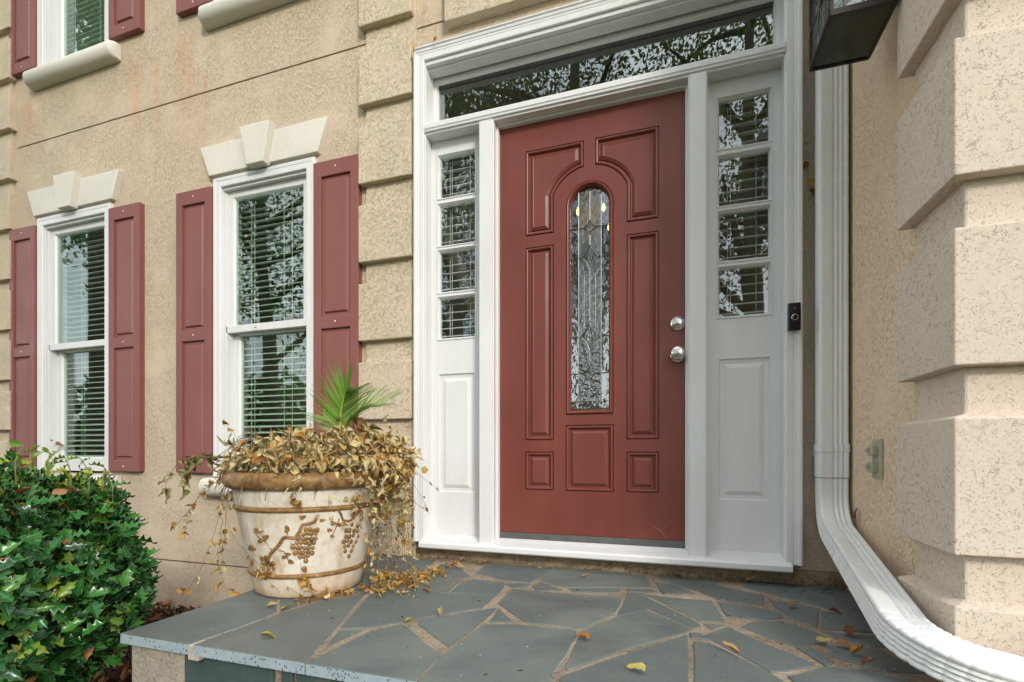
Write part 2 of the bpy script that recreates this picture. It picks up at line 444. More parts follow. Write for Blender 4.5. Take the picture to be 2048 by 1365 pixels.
inbed = t.math('MULTIPLY', t.math('GREATER_THAN', y, -1.2), t.math('LESS_THAN', t.math('MAXIMUM', t.math('ABSOLUTE', x), t.math('MULTIPLY', y, 2.4)), 7.0))
t.bsdf(t.mix(inbed, grass, bed), 0.95, t.bump(n2, 0.6, 0.02), spec=0.1); M['ground'] = t.m
t = NT('lamp_bulb')
e = t.n('ShaderNodeEmission'); e.inputs[0].default_value = (1.0, 0.55, 0.20, 1); e.inputs[1].default_value = 4.0
t.t.links.new(e.outputs[0], t.out.inputs['Surface']); M['bulb'] = t.m

# ------------------------------------------------------------------ object helpers
WLOC = {}
def wl(o):
    return WLOC.get(o.name, Vector((0, 0, 0))) if o is not None else Vector((0, 0, 0))

def tag(o, label=None, cat=None, group=None, kind=None):
    if label: o['label'] = label
    if cat: o['category'] = cat
    if group: o['group'] = group
    if kind: o['kind'] = kind
    return o

def thing(name, loc, label=None, cat=None, group=None, kind=None):
    o = bpy.data.objects.new(name, None)
    o.empty_display_size = 0.1
    COL.objects.link(o)
    o.location = loc
    WLOC[o.name] = Vector(loc)
    return tag(o, label, cat, group, kind)

def place(name, mesh, parent, origin=None):
    """links a mesh object; origin is its world location (mesh verts are relative to it)"""
    o = bpy.data.objects.new(name, mesh)
    COL.objects.link(o)
    org = Vector(origin) if origin is not None else wl(parent)
    if parent is not None:
        o.parent = parent
        o.location = org - wl(parent)
    else:
        o.location = org
    WLOC[o.name] = org
    return o

class MB:
    def __init__(s):
        s.v, s.f, s.mi = [], [], []
    def add(s, verts, faces, mi=0):
        k = len(s.v)
        s.v.extend(tuple(p) for p in verts)
        s.f.extend(tuple(i + k for i in f) for f in faces)
        s.mi.extend([mi] * len(faces))
        return s
    def box(s, x0, x1, y0, y1, z0, z1, mi=0):
        return s.add([(x0, y0, z0), (x1, y0, z0), (x1, y1, z0), (x0, y1, z0), (x0, y0, z1), (x1, y0, z1), (x1, y1, z1), (x0, y1, z1)],
                     [(0, 3, 2, 1), (4, 5, 6, 7), (0, 1, 5, 4), (1, 2, 6, 5), (2, 3, 7, 6), (3, 0, 4, 7)], mi)
    def prism_xz(s, poly, y0, y1, mi=0):
        """polygon in XZ extruded along Y"""
        n = len(poly)
        vs = [(p[0], y0, p[1]) for p in poly] + [(p[0], y1, p[1]) for p in poly]
        fs = [tuple(range(n)), tuple(range(2 * n - 1, n - 1, -1))] + [(i, i + n, (i + 1) % n + n, (i + 1) % n) for i in range(n)]
        return s.add(vs, fs, mi)
    def tube(s, path, r, seg=6, cap=True, mi=0):
        path = [Vector(p) for p in path]
        n = len(path)
        rs = r if isinstance(r, (list, tuple)) else [r] * n
        vs, fs = [], []
        up = None
        for i, p in enumerate(path):
            d = (path[min(i + 1, n - 1)] - path[max(i - 1, 0)])
            if d.length < 1e-9: d = Vector((0, 0, 1))
            d.normalize()
            if up is None:
                up = Vector((0, 0, 1)) if abs(d.z) < 0.9 else Vector((1, 0, 0))
            a = d.cross(up)
            if a.length < 1e-6: a = d.orthogonal()
            a.normalize()
            up = a.cross(d).normalized()
            for k in range(seg):
                an = 2 * PI * k / seg
                vs.append(p + (a * math.cos(an) + up * math.sin(an)) * rs[i])
        for i in range(n - 1):
            for k in range(seg):
                fs.append((i * seg + k, i * seg + (k + 1) % seg, (i + 1) * seg + (k + 1) % seg, (i + 1) * seg + k))
        if cap:
            fs.append(tuple(range(seg - 1, -1, -1)))
            fs.append(tuple((n - 1) * seg + k for k in range(seg)))
        return s.add(vs, fs, mi)
    def lathe(s, prof, c, axis='Z', seg=48, mi=0, close=True):
        """prof: (radius, height) pairs"""
        vs, fs = [], []
        for (r, h) in prof:
            for k in range(seg):
                an = 2 * PI * k / seg
                a, b = r * math.cos(an), r * math.sin(an)
                vs.append((c[0] + a, c[1] + b, c[2] + h) if axis == 'Z' else (c[0] + a, c[1] + h, c[2] + b) if axis == 'Y' else (c[0] + h, c[1] + a, c[2] + b))
        n = len(prof)
        for i in range(n - 1):
            for k in range(seg):
                fs.append((i * seg + k, i * seg + (k + 1) % seg, (i + 1) * seg + (k + 1) % seg, (i + 1) * seg + k))
        if close:
            fs.append(tuple(range(seg - 1, -1, -1)))
            fs.append(tuple((n - 1) * seg + k for k in range(seg)))
        return s.add(vs, fs, mi)
    def face_holes(s, outer, holes, y, mi=0):
        """flat XZ polygon with holes at plane y"""
        loops = [[Vector((p[0], p[1], 0)) for p in outer]] + [[Vector((p[0], p[1], 0)) for p in h] for h in holes]
        flat = [p for lp in loops for p in lp]
        tris = tessellate_polygon(loops)
        return s.add([(p[0], y, p[1]) for p in flat], [tuple(tr) for tr in tris], mi)
    def wall_xz(s, outer, holes, y0, y1, mi=0):
        s.face_holes(outer, holes, y0, mi)
        s.face_holes(outer, holes, y1, mi)
        for lp in [outer] + list(holes):
            n = len(lp)
            s.add([(p[0], y0, p[1]) for p in lp] + [(p[0], y1, p[1]) for p in lp], [(i, (i + 1) % n, (i + 1) % n + n, i + n) for i in range(n)], mi)
        return s
    def rings(s, poly, prof, fill=True, mi=0):
        """concentric rings of a XZ polygon; prof = [(inset, y)]"""
        loops = [inset(poly, d) for d, _ in prof]
        n = len(poly)
        vs = [(p[0], y, p[1]) for lp, (_, y) in zip(loops, prof) for p in lp]
        fs = [(j * n + i, j * n + (i + 1) % n, (j + 1) * n + (i + 1) % n, (j + 1) * n + i) for j in range(len(prof) - 1) for i in range(n)]
        s.add(vs, fs, mi)
        if fill:
            s.face_holes(loops[-1], [], prof[-1][1], mi)
        return s
    def sweep_xz(s, path, prof, closed=False, mi=0):
        """moulding along a XZ path; prof = [(offset to the left of travel, y)] closed profile"""
        n = len(path)
        loops = []
        for (d, y) in prof:
            loops.append([(q[0], y, q[1]) for q in offset_path(path, d, closed)])
        m = len(prof)
        vs = [p for lp in loops for p in lp]
        fs = []
        last = n if closed else n - 1
        for j in range(m):
            for i in range(last):
                a, b = j * n + i, j * n + (i + 1) % n
                c, d = ((j + 1) % m) * n + (i + 1) % n, ((j + 1) % m) * n + i
                fs.append((a, b, c, d))
        if not closed:
            fs.append(tuple(j * n for j in range(m)))
            fs.append(tuple(j * n + n - 1 for j in range(m - 1, -1, -1)))
        return s.add(vs, fs, mi)
    def build(s, name, mats, parent=None, origin=None, bevel=0.0, smooth=False, segs=2, attrs=None):
        org = Vector(origin) if origin is not None else wl(parent)
        me = bpy.data.meshes.new(name)
        me.from_pydata([(p[0] - org.x, p[1] - org.y, p[2] - org.z) for p in s.v], [], s.f)
        mats = mats if isinstance(mats, (list, tuple)) else [mats]
        for m in mats:
            me.materials.append(m)
        if len(mats) > 1:
            me.polygons.foreach_set('material_index', s.mi)
        bm = bmesh.new()
        bm.from_mesh(me)
        if len(bm.verts) < 60000:
            bmesh.ops.remove_doubles(bm, verts=bm.verts, dist=1e-6)
        bmesh.ops.recalc_face_normals(bm, faces=bm.faces)
        bm.to_mesh(me)
        bm.free()
        if smooth:
            me.polygons.foreach_set('use_smooth', [True] * len(me.polygons))
            try:
                me.set_sharp_from_angle(angle=R(40))
            except Exception:
                pass
        o = place(name, me, parent, org)
        if bevel:
            b = o.modifiers.new('bevel', 'BEVEL')
            b.width = bevel
            b.segments = segs
            b.limit_method = 'ANGLE'
            b.angle_limit = R(35)
            b.harden_normals = False
        return o

def area2(p):
    return sum(p[i][0] * p[(i + 1) % len(p)][1] - p[(i + 1) % len(p)][0] * p[i][1] for i in range(len(p)))

def offset_path(path, d, closed):
    n = len(path)
    out = []
    for i in range(n):
        p = Vector((path[i][0], path[i][1]))
        pr = Vector(path[(i - 1) % n]) if (closed or i > 0) else None
        nx = Vector(path[(i + 1) % n]) if (closed or i < n - 1) else None
        ns = []
        if pr is not None:
            e = (p - pr); e = e.normalized() if e.length > 1e-9 else Vector((1, 0))
            ns.append(Vector((-e.y, e.x)))
        if nx is not None:
            e = (nx - p); e = e.normalized() if e.length > 1e-9 else Vector((1, 0))
            ns.append(Vector((-e.y, e.x)))
        if len(ns) == 2:
            m = ns[0] + ns[1]
            if m.length < 1e-6: m = ns[0].copy()
            m.normalize()
            k = d / max(0.35, m.dot(ns[0]))
            out.append(tuple(p + m * k))
        else:
            out.append(tuple(p + ns[0] * d))
    return out

def inset(poly, d):
    if abs(d) < 1e-9:
        return list(poly)
    return offset_path(poly, d if area2(poly) > 0 else -d, True)

def rect(x0, x1, z0, z1):
    return [(x0, z0), (x1, z0), (x1, z1), (x0, z1)]

def dup(o, parent, origin, name=None):
    c = o.copy()
    if name: c.name = name
    COL.objects.link(c)
    c.parent = parent
    c.location = Vector(origin) - wl(parent)
    WLOC[c.name] = Vector(origin)
    return c

# ------------------------------------------------------------------ planes of the place (metres; z = 0 is the porch top)
YW, YQ, YT, YD = 2.30, 2.25, 2.24, 2.314        # wall, quoin face, door trim face, door face
XC = -0.378                                      # centre of the entry
XRW, XRQ = 0.665, 0.612                          # return wall, quoin face on it
GZ = -0.46                                       # planting bed level
def zc(z):                                       # heights measured from the lens
    return z + CZ

# ================================================================== SETTING
ground = MB().add([(-160, -160, GZ - 0.02), (160, -160, GZ - 0.02), (160, 160, GZ - 0.02), (-160, 160, GZ - 0.02)], [(0, 1, 2, 3)]).build('ground', M['ground'], None, (0, 0, GZ - 0.02))
tag(ground, 'dark planting bed in front of the house running into lawn', kind='structure')

# ---- house
house = thing('house', (-1.4, 2.3, GZ), 'beige stucco house front with raised quoin blocks and cream lintels', 'house')
W1, W2 = -3.93, -2.283                           # window centres
ZG1, ZG2 = zc(-0.694), zc(2.227)                 # wall grooves
def win_hole(xc, zb, zt):
    return rect(xc - 0.335, xc + 0.335, zb, zt)
XL, XR_ = -5.6, 0.80
low = MB().wall_xz(rect(XL, XR_, GZ - 0.05, ZG1 - 0.005), [], YW, 2.42).build('wall', M['stucco_far'], house)
mid = MB().wall_xz(rect(XL, XR_, ZG1 + 0.005, ZG2 - 0.005),
                   [win_hole(W1, zc(-0.15), zc(1.62)), win_hole(W2, zc(-0.15), zc(1.62)), rect(XC - 0.83, XC + 0.83, 0.075, zc(2.02))], YW, 2.42).build('wall', M['stucco_far'], house)
upp = MB().wall_xz(rect(XL, XR_, ZG2 + 0.005, 5.4), [win_hole(W1, zc(2.72), zc(4.49)), win_hole(W2, zc(2.72), zc(4.49))], YW, 2.42).build('wall', M['stucco_far'], house)
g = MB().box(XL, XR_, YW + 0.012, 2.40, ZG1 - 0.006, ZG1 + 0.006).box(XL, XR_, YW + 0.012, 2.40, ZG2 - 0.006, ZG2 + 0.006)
g.build('groove_joint', flat_mat('groove_shade', (0.16, 0.12, 0.08), 0.9), house)  # groove backing coloured dark to stand for the shade inside the grooves
# concrete base under the door sill
b = MB()
n = 40
for i in range(n):
    x0, x1 = -1.28 + i * (1.94 / n), -1.28 + (i + 1) * (1.94 / n)
    y0, y1 = YW - 0.008 - rng.uniform(0, 0.006), YW - 0.010 - rng.uniform(0, 0.006)
    if i: y0 = py
    py = y1
    b.add([(x0, y0 - 0.004, -0.01), (x1, y1 - 0.004, -0.01), (x1, y1, 0.058), (x0, y0, 0.058)], [(0, 1, 2, 3)])
    b.add([(x0, y0, 0.058), (x1, y1, 0.058), (x1, YW + 0.02, 0.062), (x0, YW + 0.02, 0.062)], [(0, 1, 2, 3)])
b.build('base_course', M['base_concrete'], house, smooth=True)

# quoins beside the door
cor = MB().box(-1.577, -1.274, YQ + 0.034, YW + 0.05, -0.02, 5.3).build('quoin_backing', M['stucco_quoin'], house, bevel=0.004)
for k in range(-2, 9):
    zb = zc(0.1717 + 0.4223 * k)
    zt = zb + 0.317
    if zt < 0.02: continue
    zb = max(zb, 0.002)
    MB().prism_xz([(-1.6016, zb), (-1.281, zb), (-1.281, zt - 0.010), (-1.6016, zt - 0.010)], YQ, YW + 0.03).build('quoin', M['stucco_quoin'], house, bevel=0.006, segs=3)
# quoins at the far left corner
MB().box(-5.3, -4.60, YQ + 0.034, YW + 0.05, GZ, 5.3).build('quoin_backing', M['stucco_quoin'], house, bevel=0.004)
for k in range(-3, 13):
    zb = zc(0.157 + 0.3655 * k)
    MB().box(-5.3, -4.565, YQ, YW + 0.03, max(zb, GZ), zb + 0.285).build('quoin', M['stucco_quoin'], house, bevel=0.006, segs=3)
# raised panel above the door
MB().box(-1.0926, 0.336, YQ, YW + 0.03, zc(2.174), zc(2.174) + 0.6).build('raised_panel', M['stucco_quoin'], house, bevel=0.006, segs=3)

# lintels with keystones
def lintel(xc, dz):
    x0 = W2
    P = lambda u, v, y: onY(u, v, y)
    yb, yk = YW - 0.032, YW - 0.078
    tl, bl = P(400, 295, yb), P(416.9, 352.2, yb)
    tr, br = P(655.5, 232, yb), P(633.8, 304.6, yb)
    dx = xc - x0
    zt_, zb_ = (tl[1] + tr[1]) / 2 + dz, (bl[1] + br[1]) / 2 + dz
    hw_t, hw_b = (tr[0] - tl[0]) / 2, (br[0] - bl[0]) / 2
    l = MB().prism_xz([(xc - hw_b, zb_), (xc + hw_b, zb_), (xc + hw_t, zt_), (xc - hw_t, zt_)], yb, YW + 0.02).build('lintel', M['cream'], house, bevel=0.006, segs=3)
    ktl, ktr = P(481.4, 253, yk), P(541, 236, yk)
    kbl, kbr = P(494.3, 329.6, yk), P(529, 320.8, yk)
    hk_t, hk_b = (ktr[0] - ktl[0]) / 2, (kbr[0] - kbl[0]) / 2
    kz_t, kz_b = (ktl[1] + ktr[1]) / 2 + dz, (kbl[1] + kbr[1]) / 2 + dz
    MB().prism_xz([(xc - hk_b, kz_b), (xc + hk_b, kz_b), (xc + hk_t, kz_t), (xc - hk_t, kz_t)], yk, yb + 0.01).build('keystone', M['cream'], l, bevel=0.006, segs=3)
lintel(W1, 0.0)
lintel(W2, 0.0)

# return wall and the near right corner with its quoins
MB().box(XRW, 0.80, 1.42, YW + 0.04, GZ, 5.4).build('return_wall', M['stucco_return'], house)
MB().box(0.70, 3.2, 1.4235, 1.60, GZ, 5.4).build('front_wall', M['stucco_near'], house)
MB().box(XRQ + 0.034, 1.35, 1.404, 1.652, GZ + 0.1, 5.3).build('quoin_backing', M['stucco_near'], house, bevel=0.006, segs=2)
for k in range(-2, 11):
    zb = zc(0.1966 + 0.4315 * k)
    zt = zb + 0.3235
    if zt < 0.0: continue
    zb = max(zb, -0.04)
    q = MB()
    x0, y0, x1, y1, ch = XRQ, 1.3695, 1.40, 1.6676, 0.012
    q.add([(x0, y0, zb), (x1, y0, zb), (x1, y1, zb), (x0, y1, zb),
           (x0, y0, zt - ch), (x1, y0, zt - ch), (x1, y1, zt - ch), (x0, y1, zt - ch),
           (x0 + 0.036, y0 + 0.036, zt), (x1, y0 + 0.036, zt), (x1, y1 - 0.01, zt), (x0 + 0.036, y1 - 0.01, zt)],
          [(0, 3, 2, 1), (0, 1, 5, 4), (1, 2, 6, 5), (2, 3, 7, 6), (3, 0, 4, 7), (4, 5, 9, 8), (5, 6, 10, 9), (6, 7, 11, 10), (7, 4, 8, 11), (8, 9, 10, 11)])
    q.build('quoin', M['stucco_near'], house, bevel=0.0035, segs=2)

# interior seen through the glass
rm = MB()
x0, x1, y0, y1, z0, z1 = -5.55, 3.0, 2.43, 6.6, -0.3, 5.3
rm.add([(x0, y0, z0), (x1, y0, z0), (x1, y1, z0), (x0, y1, z0), (x0, y0, z1), (x1, y0, z1), (x1, y1, z1), (x0, y1, z1)],
       [(0, 1, 2, 3), (4, 7, 6, 5), (1, 5, 6, 2), (2, 6, 7, 3), (3, 7, 4, 0)])
rm.add([(-1.5, 2.43, z0), (-1.42, 2.43, z0), (-1.42, 5.2, z0), (-1.5, 5.2, z0), (-1.5, 2.43, z1), (-1.42, 2.43, z1), (-1.42, 5.2, z1), (-1.5, 5.2, z1)],
       [(0, 1, 5, 4), (1, 2, 6, 5), (2, 3, 7, 6), (3, 0, 4, 7)])
tag(rm.build('interior_wall', M['room'], None, (0, 4.5, z0)), 'dim plastered hall walls behind the front door glass', kind='structure')

# ---- porch of irregular bluestone
porch = thing('porch', (-0.5, 1.6, GZ), 'raised front porch paved with irregular bluestone flags in mortar', kind='structure')
FY = 1.04
XPL0, XPL1 = -1.556, -1.66
def xleft(y):
    return XPL0 + (XPL1 - XPL0) * (y - FY) / (YW - FY)
mb = MB()
pl = [(-1.54, FY + 0.012), (1.9, FY + 0.012), (1.9, 1.45), (0.75, 1.45), (0.75, YW + 0.02), (-1.64, YW + 0.02)]
nv = len(pl)
mb.add([(p[0], p[1], -0.0032) for p in pl] + [(p[0], p[1], -0.034) for p in pl], [tuple(range(nv)), tuple(range(2 * nv - 1, nv - 1, -1))] + [(i, (i + 1) % nv, (i + 1) % nv + nv, i + nv) for i in range(nv)])
mb.build('mortar_bed', M['mortar'], porch)
MB().box(-1.50, 1.9, FY + 0.045, YW, GZ - 0.02, -0.033).build('riser', M['mortar'], porch)
stones = [
 [(250, 1264.5), (500, 1183), (560, 1140), (552, 1197), (550, 1224), (520, 1238), (386, 1284.5)],
 [(561, 1160), (562, 1221), (628, 1200), (690, 1178), (690, 1140), (600, 1130)],
 [(398.6, 1286.6), (576.6, 1223.6), (642, 1203), (700, 1194), (733, 1184), (728, 1190), (698, 1222), (671, 1256), (617, 1319.8)],
 [(700, 1189), (742, 1176), (772, 1160), (768, 1151), (715, 1141), (698, 1160)],
 [(716, 1106), (800, 1112), (868, 1121), (845, 1142), (800, 1143), (716, 1131)],
 [(743, 1186), (706, 1228), (683, 1256), (735, 1254.5), (804, 1243), (876, 1230), (961, 1215.5), (975, 1204), (989, 1191), (895, 1187), (850, 1180), (790, 1178)],
 [(678, 1261), (728, 1258.5), (690, 1274), (655, 1293), (662, 1280)],
 [(625, 1320.5), (704, 1280), (741, 1262), (804, 1249), (816, 1255), (853, 1289), (879, 1307), (877, 1313), (832, 1357)],
 [(838, 1248), (842, 1240.5), (961, 1221), (990, 1217), (965, 1241), (896, 1292)],
 [(998, 1218), (1024, 1243), (979, 1243.5)],
 [(1026, 1178), (998, 1206), (1049, 1243), (1154, 1258), (1163, 1258), (1229, 1227), (1243, 1196), (1133, 1188.5), (1074, 1183.5)],
 [(951, 1147), (974.8, 1128.3), (1100, 1136), (1090, 1148), (1058.8, 1164.5), (1015.8, 1160.5), (976.7, 1151.8)],
 [(926, 1163.5), (949, 1158.6), (1006, 1165.4), (1008, 1172), (992, 1189.8), (900.5, 1184)],
 [(850, 1150), (890, 1125), (922, 1139), (940, 1153), (896, 1160), (845, 1166)],
 [(780, 1172), (840, 1168), (897, 1163), (918, 1163), (893, 1183), (840, 1177)],
 [(1104, 1137), (1240, 1146), (1290, 1153), (1303, 1174.5), (1239, 1174.5), (1130, 1175), (1082, 1162.5), (1089, 1149)],
 [(1065, 1173), (1080, 1165), (1125, 1180), (1076, 1182)],
 [(1010, 1167.5), (1060, 1168), (1050, 1173.5), (1027, 1174.5)],
 [(1137, 1177.5), (1238, 1177.5), (1238, 1184.8), (1152, 1184)],
 [(1255.7, 1179), (1303.5, 1178.5), (1317, 1184.5), (1256.6, 1183.8)],
 [(1257, 1187), (1274, 1186), (1287, 1192), (1393, 1244), (1402, 1252), (1390, 1255), (1299, 1217.5), (1236, 1231)],
 [(1163, 1266), (1229, 1236), (1294, 1222), (1384, 1257), (1370, 1264), (1202, 1314), (1136, 1340), (1130, 1337), (1150, 1298)],
 [(966, 1250), (1035, 1250.5), (1151, 1262), (1150, 1276), (1116, 1328), (1080, 1400), (843, 1359), (888, 1310)],
 [(1128, 1352), (1200, 1326), (1372, 1271), (1375, 1290), (1374, 1452), (1100, 1405)],
 [(1390, 1283), (1417, 1286), (1460, 1306), (1537, 1346), (1580, 1372), (1640, 1420), (1640, 1490), (1390, 1455)],
 [(1381, 1266), (1398, 1266), (1420, 1279), (1384, 1276.5)],
 [(1406, 1272), (1456, 1254), (1532, 1289), (1583, 1307), (1632, 1331), (1572, 1340), (1540, 1342), (1500, 1320), (1428, 1281)],
 [(1409, 1248), (1448, 1249.5), (1422.6, 1258)],
 [(1296, 1190), (1330, 1194.5), (1421, 1202), (1433, 1220), (1449, 1244), (1402, 1242.5)],
 [(1313, 1165.4), (1348.4, 1170.3), (1387.5, 1186), (1327, 1188)],
 [(1438.3, 1205.5), (1493, 1213.3), (1559.4, 1227), (1565, 1234.8), (1532, 1239.6), (1455.9, 1232.8)],
 [(1312, 1155), (1376, 1157.5), (1420, 1163), (1440, 1172), (1526, 1192), (1527, 1211), (1440, 1199), (1395, 1182), (1340, 1166)],
 [(1484, 1173), (1500, 1162), (1600, 1169), (1690, 1174), (1740, 1190), (1760, 1240), (1730, 1235), (1676, 1225), (1638, 1213), (1548, 1189)],
 [(1542, 1201), (1637, 1217), (1633, 1255), (1588, 1237), (1560, 1220)],
 [(1642, 1221), (1675, 1228), (1800, 1252), (1800, 1275), (1740, 1265), (1645, 1257)],
 [(1483, 1254), (1512, 1242), (1564, 1242.5), (1600, 1252), (1655, 1274), (1650, 1286), (1582, 1291)],
 [(1650, 1263), (1745, 1272), (1830, 1300), (1745, 1292), (1672, 1277)],
 [(1598, 1296), (1625, 1298), (1665, 1325), (1650, 1330)],
 [(1655, 1292), (1750, 1298), (1850, 1345), (1775, 1343), (1714, 1326), (1662, 1307)],
 [(1578, 1353), (1655, 1335), (1745, 1342), (1810, 1362), (1900, 1420), (1900, 1500), (1660, 1500), (1640, 1410)],
]
def wobble(poly, step, amp, r):
    out = []
    n = len(poly)
    for i in range(n):
        a, b = Vector(poly[i]), Vector(poly[(i + 1) % n])
        L = (b - a).length
        k = max(1, int(L / step))
        e = (b - a) / max(L, 1e-6)
        nn = Vector((-e.y, e.x))
        for j in range(k):
            p = a.lerp(b, j / k)
            p = p + nn * r.uniform(-amp, amp) + e * (r.uniform(-amp, amp) if j else 0)
            out.append((p.x, p.y))
    return out
for k, st in enumerate(stones):
    r2 = random.Random(100 + k)
    P = [onZ(u, v, 0.0) for u, v in st]
    fr = [abs(p[1] - FY) < 0.05 and (st[i][0] < 900) for i, p in enumerate(P)]
    P = [(p[0], FY if fr[i] else max(p[1], FY)) for i, p in enumerate(P)]
    if area2(P) < 0: P.reverse()
    W_ = wobble(P, 0.045, 0.0022, r2)
    # keep the front edge straight
    W_ = inset(W_, -0.0028)
    W_ = [(p[0], min(max(p[1], FY), YW + 0.01)) for p in W_]
    top = r2.uniform(-0.0005, 0.0018)
    n = len(W_)
    ins = inset(W_, 0.0025)
    s_ = MB()
    tr = tessellate_polygon([[Vector((p[0], p[1], 0)) for p in ins]])
    s_.add([(p[0], p[1], top) for p in ins], [tuple(x) for x in tr], 0)
    s_.add([(p[0], p[1], top) for p in ins] + [(p[0], p[1], top - 0.0022) for p in W_], [(i, (i + 1) % n, (i + 1) % n + n, i + n) for i in range(n)], 0)
    s_.add([(p[0], p[1], top - 0.0022) for p in W_] + [(p[0], p[1], -0.030) for p in W_], [(i, (i + 1) % n, (i + 1) % n + n, i + n) for i in range(n)], 1)
    s_.add([(p[0], p[1], -0.030) for p in W_], [tuple(x) for x in tessellate_polygon([[Vector((p[0], p[1], 0)) for p in W_]])], 1)
    s_.build('flagstone', [M['slate'], M['slate_edge'] if any(fr) else M['slate']], porch)
# riser: white pier at the corner and dark stones
YR = FY + 0.042
px0, px1 = onY(266, 1320, YR)[0], onY(372, 1320, YR)[0]
MB().box(px0, px1, YR - 0.006, YR + 0.3, GZ - 0.02, -0.036).build('pier', M['pier'], porch, bevel=0.006)
MB().box(onY(374, 1290, FY)[0], onY(395, 1290, FY)[0], FY + 0.0015, YR, -0.046, -0.002).build('mortar_lump', flat_mat('pale_mortar', (0.44, 0.37, 0.29), 0.9, 0, 0.8, 60), porch, bevel=0.003)
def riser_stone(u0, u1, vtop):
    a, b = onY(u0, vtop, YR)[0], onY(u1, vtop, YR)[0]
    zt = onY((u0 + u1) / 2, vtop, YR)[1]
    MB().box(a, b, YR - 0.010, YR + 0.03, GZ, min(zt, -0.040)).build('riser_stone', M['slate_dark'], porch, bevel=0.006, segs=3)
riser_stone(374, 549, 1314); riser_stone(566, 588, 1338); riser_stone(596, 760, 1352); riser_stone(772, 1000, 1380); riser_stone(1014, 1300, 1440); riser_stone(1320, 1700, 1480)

# ================================================================== ENTRY
sur = thing('door_surround', (XC, YT, 0.06), 'white painted wooden surround framing the red door and its side windows', 'door frame')
HO, HI, MO, MI_ = 0.882, 0.822, 0.525, 0.447
ZT, ZH = zc(2.058), zc(1.998)
cas = [(0.0, YT + 0.03), (0.0, YT + 0.003), (0.003, YT), (0.026, YT), (0.029, YT + 0.002), (0.032, YT), (0.042, YT - 0.001), (0.045, YT - 0.004), (0.055, YT - 0.005), (0.060, YT - 0.002), (0.060, YW + 0.01), (0.02, YW + 0.01)]
MB().sweep_xz([(XC - HI, zc(-0.46)), (XC - HI, ZH), (XC + HI, ZH), (XC + HI, zc(-0.46))], cas).build('casing', M['white'], sur, bevel=0.0012)
# crown strip on the head casing
MB().sweep_xz([(XC - HO, ZT - 0.004), (XC + HO, ZT - 0.004)], [(0, YW + 0.01), (0, YT - 0.004), (0.006, YT - 0.010), (0.012, YT - 0.010), (0.016, YT + 0.01), (0.020, YW + 0.01)]).build('head_cap', M['white'], sur, bevel=0.001)
jm = MB()
for sgn in (-1, 1):
    a, b = XC + sgn * (HI - 0.004), XC + sgn * 0.85
    jm.box(min(a, b), max(a, b), YT + 0.012, 2.41, 0.07, ZH + 0.02)
jm.build('jamb', M['white'], sur, bevel=0.0015)
MB().box(XC - HI, XC + HI, YT + 0.012, 2.41, zc(1.978), ZH + 0.02).build('head_jamb', M['white'], sur, bevel=0.0015)
MB().box(XC - HI, XC + HI, YT + 0.035, 2.33, zc(1.966), zc(1.979)).build('head_stop', M['white'], sur, bevel=0.002)
# transom bar
tb = MB()
tb.sweep_xz([(XC - HI + 0.002, zc(1.621)), (XC + HI - 0.002, zc(1.621))], [(0, 2.40), (0, YT + 0.012), (0.007, YT + 0.010), (0.011, YT + 0.001), (0.020, YT), (0.024, YT - 0.004), (0.046, YT - 0.004), (0.052, YT + 0.002), (0.064, 2.40)])
tb.build('transom_bar', M['white'], sur, bevel=0.001)
for sgn in (-1, 1):
    m_ = MB()
    a, b = sorted((XC + sgn * MI_, XC + sgn * MO))
    m_.box(a + 0.006, b - 0.006, YT, 2.40, 0.085, zc(1.622))
    c0 = XC + sgn * MI_
    for dd, yy in ((0.0, 0.010), (0.010, 0.020)):
        e0, e1 = sorted((c0 - sgn * (0.008 - 0) - sgn * dd * 0.2, c0 + sgn * 0.008))
    m_.box(a, b, YT + 0.010, 2.40, 0.086, zc(1.6215))
    m_.build('mullion', M['white'], sur, bevel=0.002)
    # door stop beads
    a, b = sorted((XC + sgn * (MI_ - 0.010), XC + sgn * (MI_ + 0.002)))
    MB().box(a, b, YT + 0.048, YD + 0.02, 0.10, zc(1.63)).build('door_stop', M['white'], sur, bevel=0.002)
MB().box(XC - MI_, XC + MI_, YT + 0.050, YD + 0.02, zc(1.609), zc(1.6285)).build('door_stop', M['white'], sur, bevel=0.002)
# sill
sl = MB()
sl.sweep_xz([(XC - 0.838, 0.0), (XC + 0.842, 0.0)], [(0.059, YT + 0.05), (0.059, YT - 0.022), (0.066, YT - 0.030), (0.086, YT - 0.030), (0.093, YT - 0.022), (0.104, YT + 0.03), (0.117, YD - 0.004), (0.117, 2.40), (0.059, 2.40)])
sl.build('sill', M['white'], sur, bevel=0.002)
# transom window
trn = thing('transom_window', (XC, 2.345, zc(1.70)), 'long clear transom window reflecting trees above the red door', 'window')
ri, ro = rect(XC - 0.797, XC + 0.797, zc(1.7535), zc(1.943)), rect(XC - HI + 0.004, XC + HI - 0.004, zc(1.675), zc(1.978))
MB().sweep_xz(ri, [(0, 2.375), (0, 2.358), (-0.006, 2.344), (-0.022, 2.342), (-0.024, 2.375)], True).build('sash', M['white'], trn, bevel=0.001)
MB().wall_xz(ro, [inset(ri, -0.020)], 2.348, 2.385).build('sash_frame', M['white'], trn)
MB().box(XC - 0.80, XC + 0.80, 2.361, 2.365, zc(1.75), zc(1.947)).build('pane', M['glass_transom'], trn)
MB().box(XC - 0.80, XC + 0.80, 2.358, 2.368, zc(1.925), zc(1.947)).build('soffit_reflection', M['came_dark'], trn)  # dark strip standing in for the soffit mirrored along the top of the pane

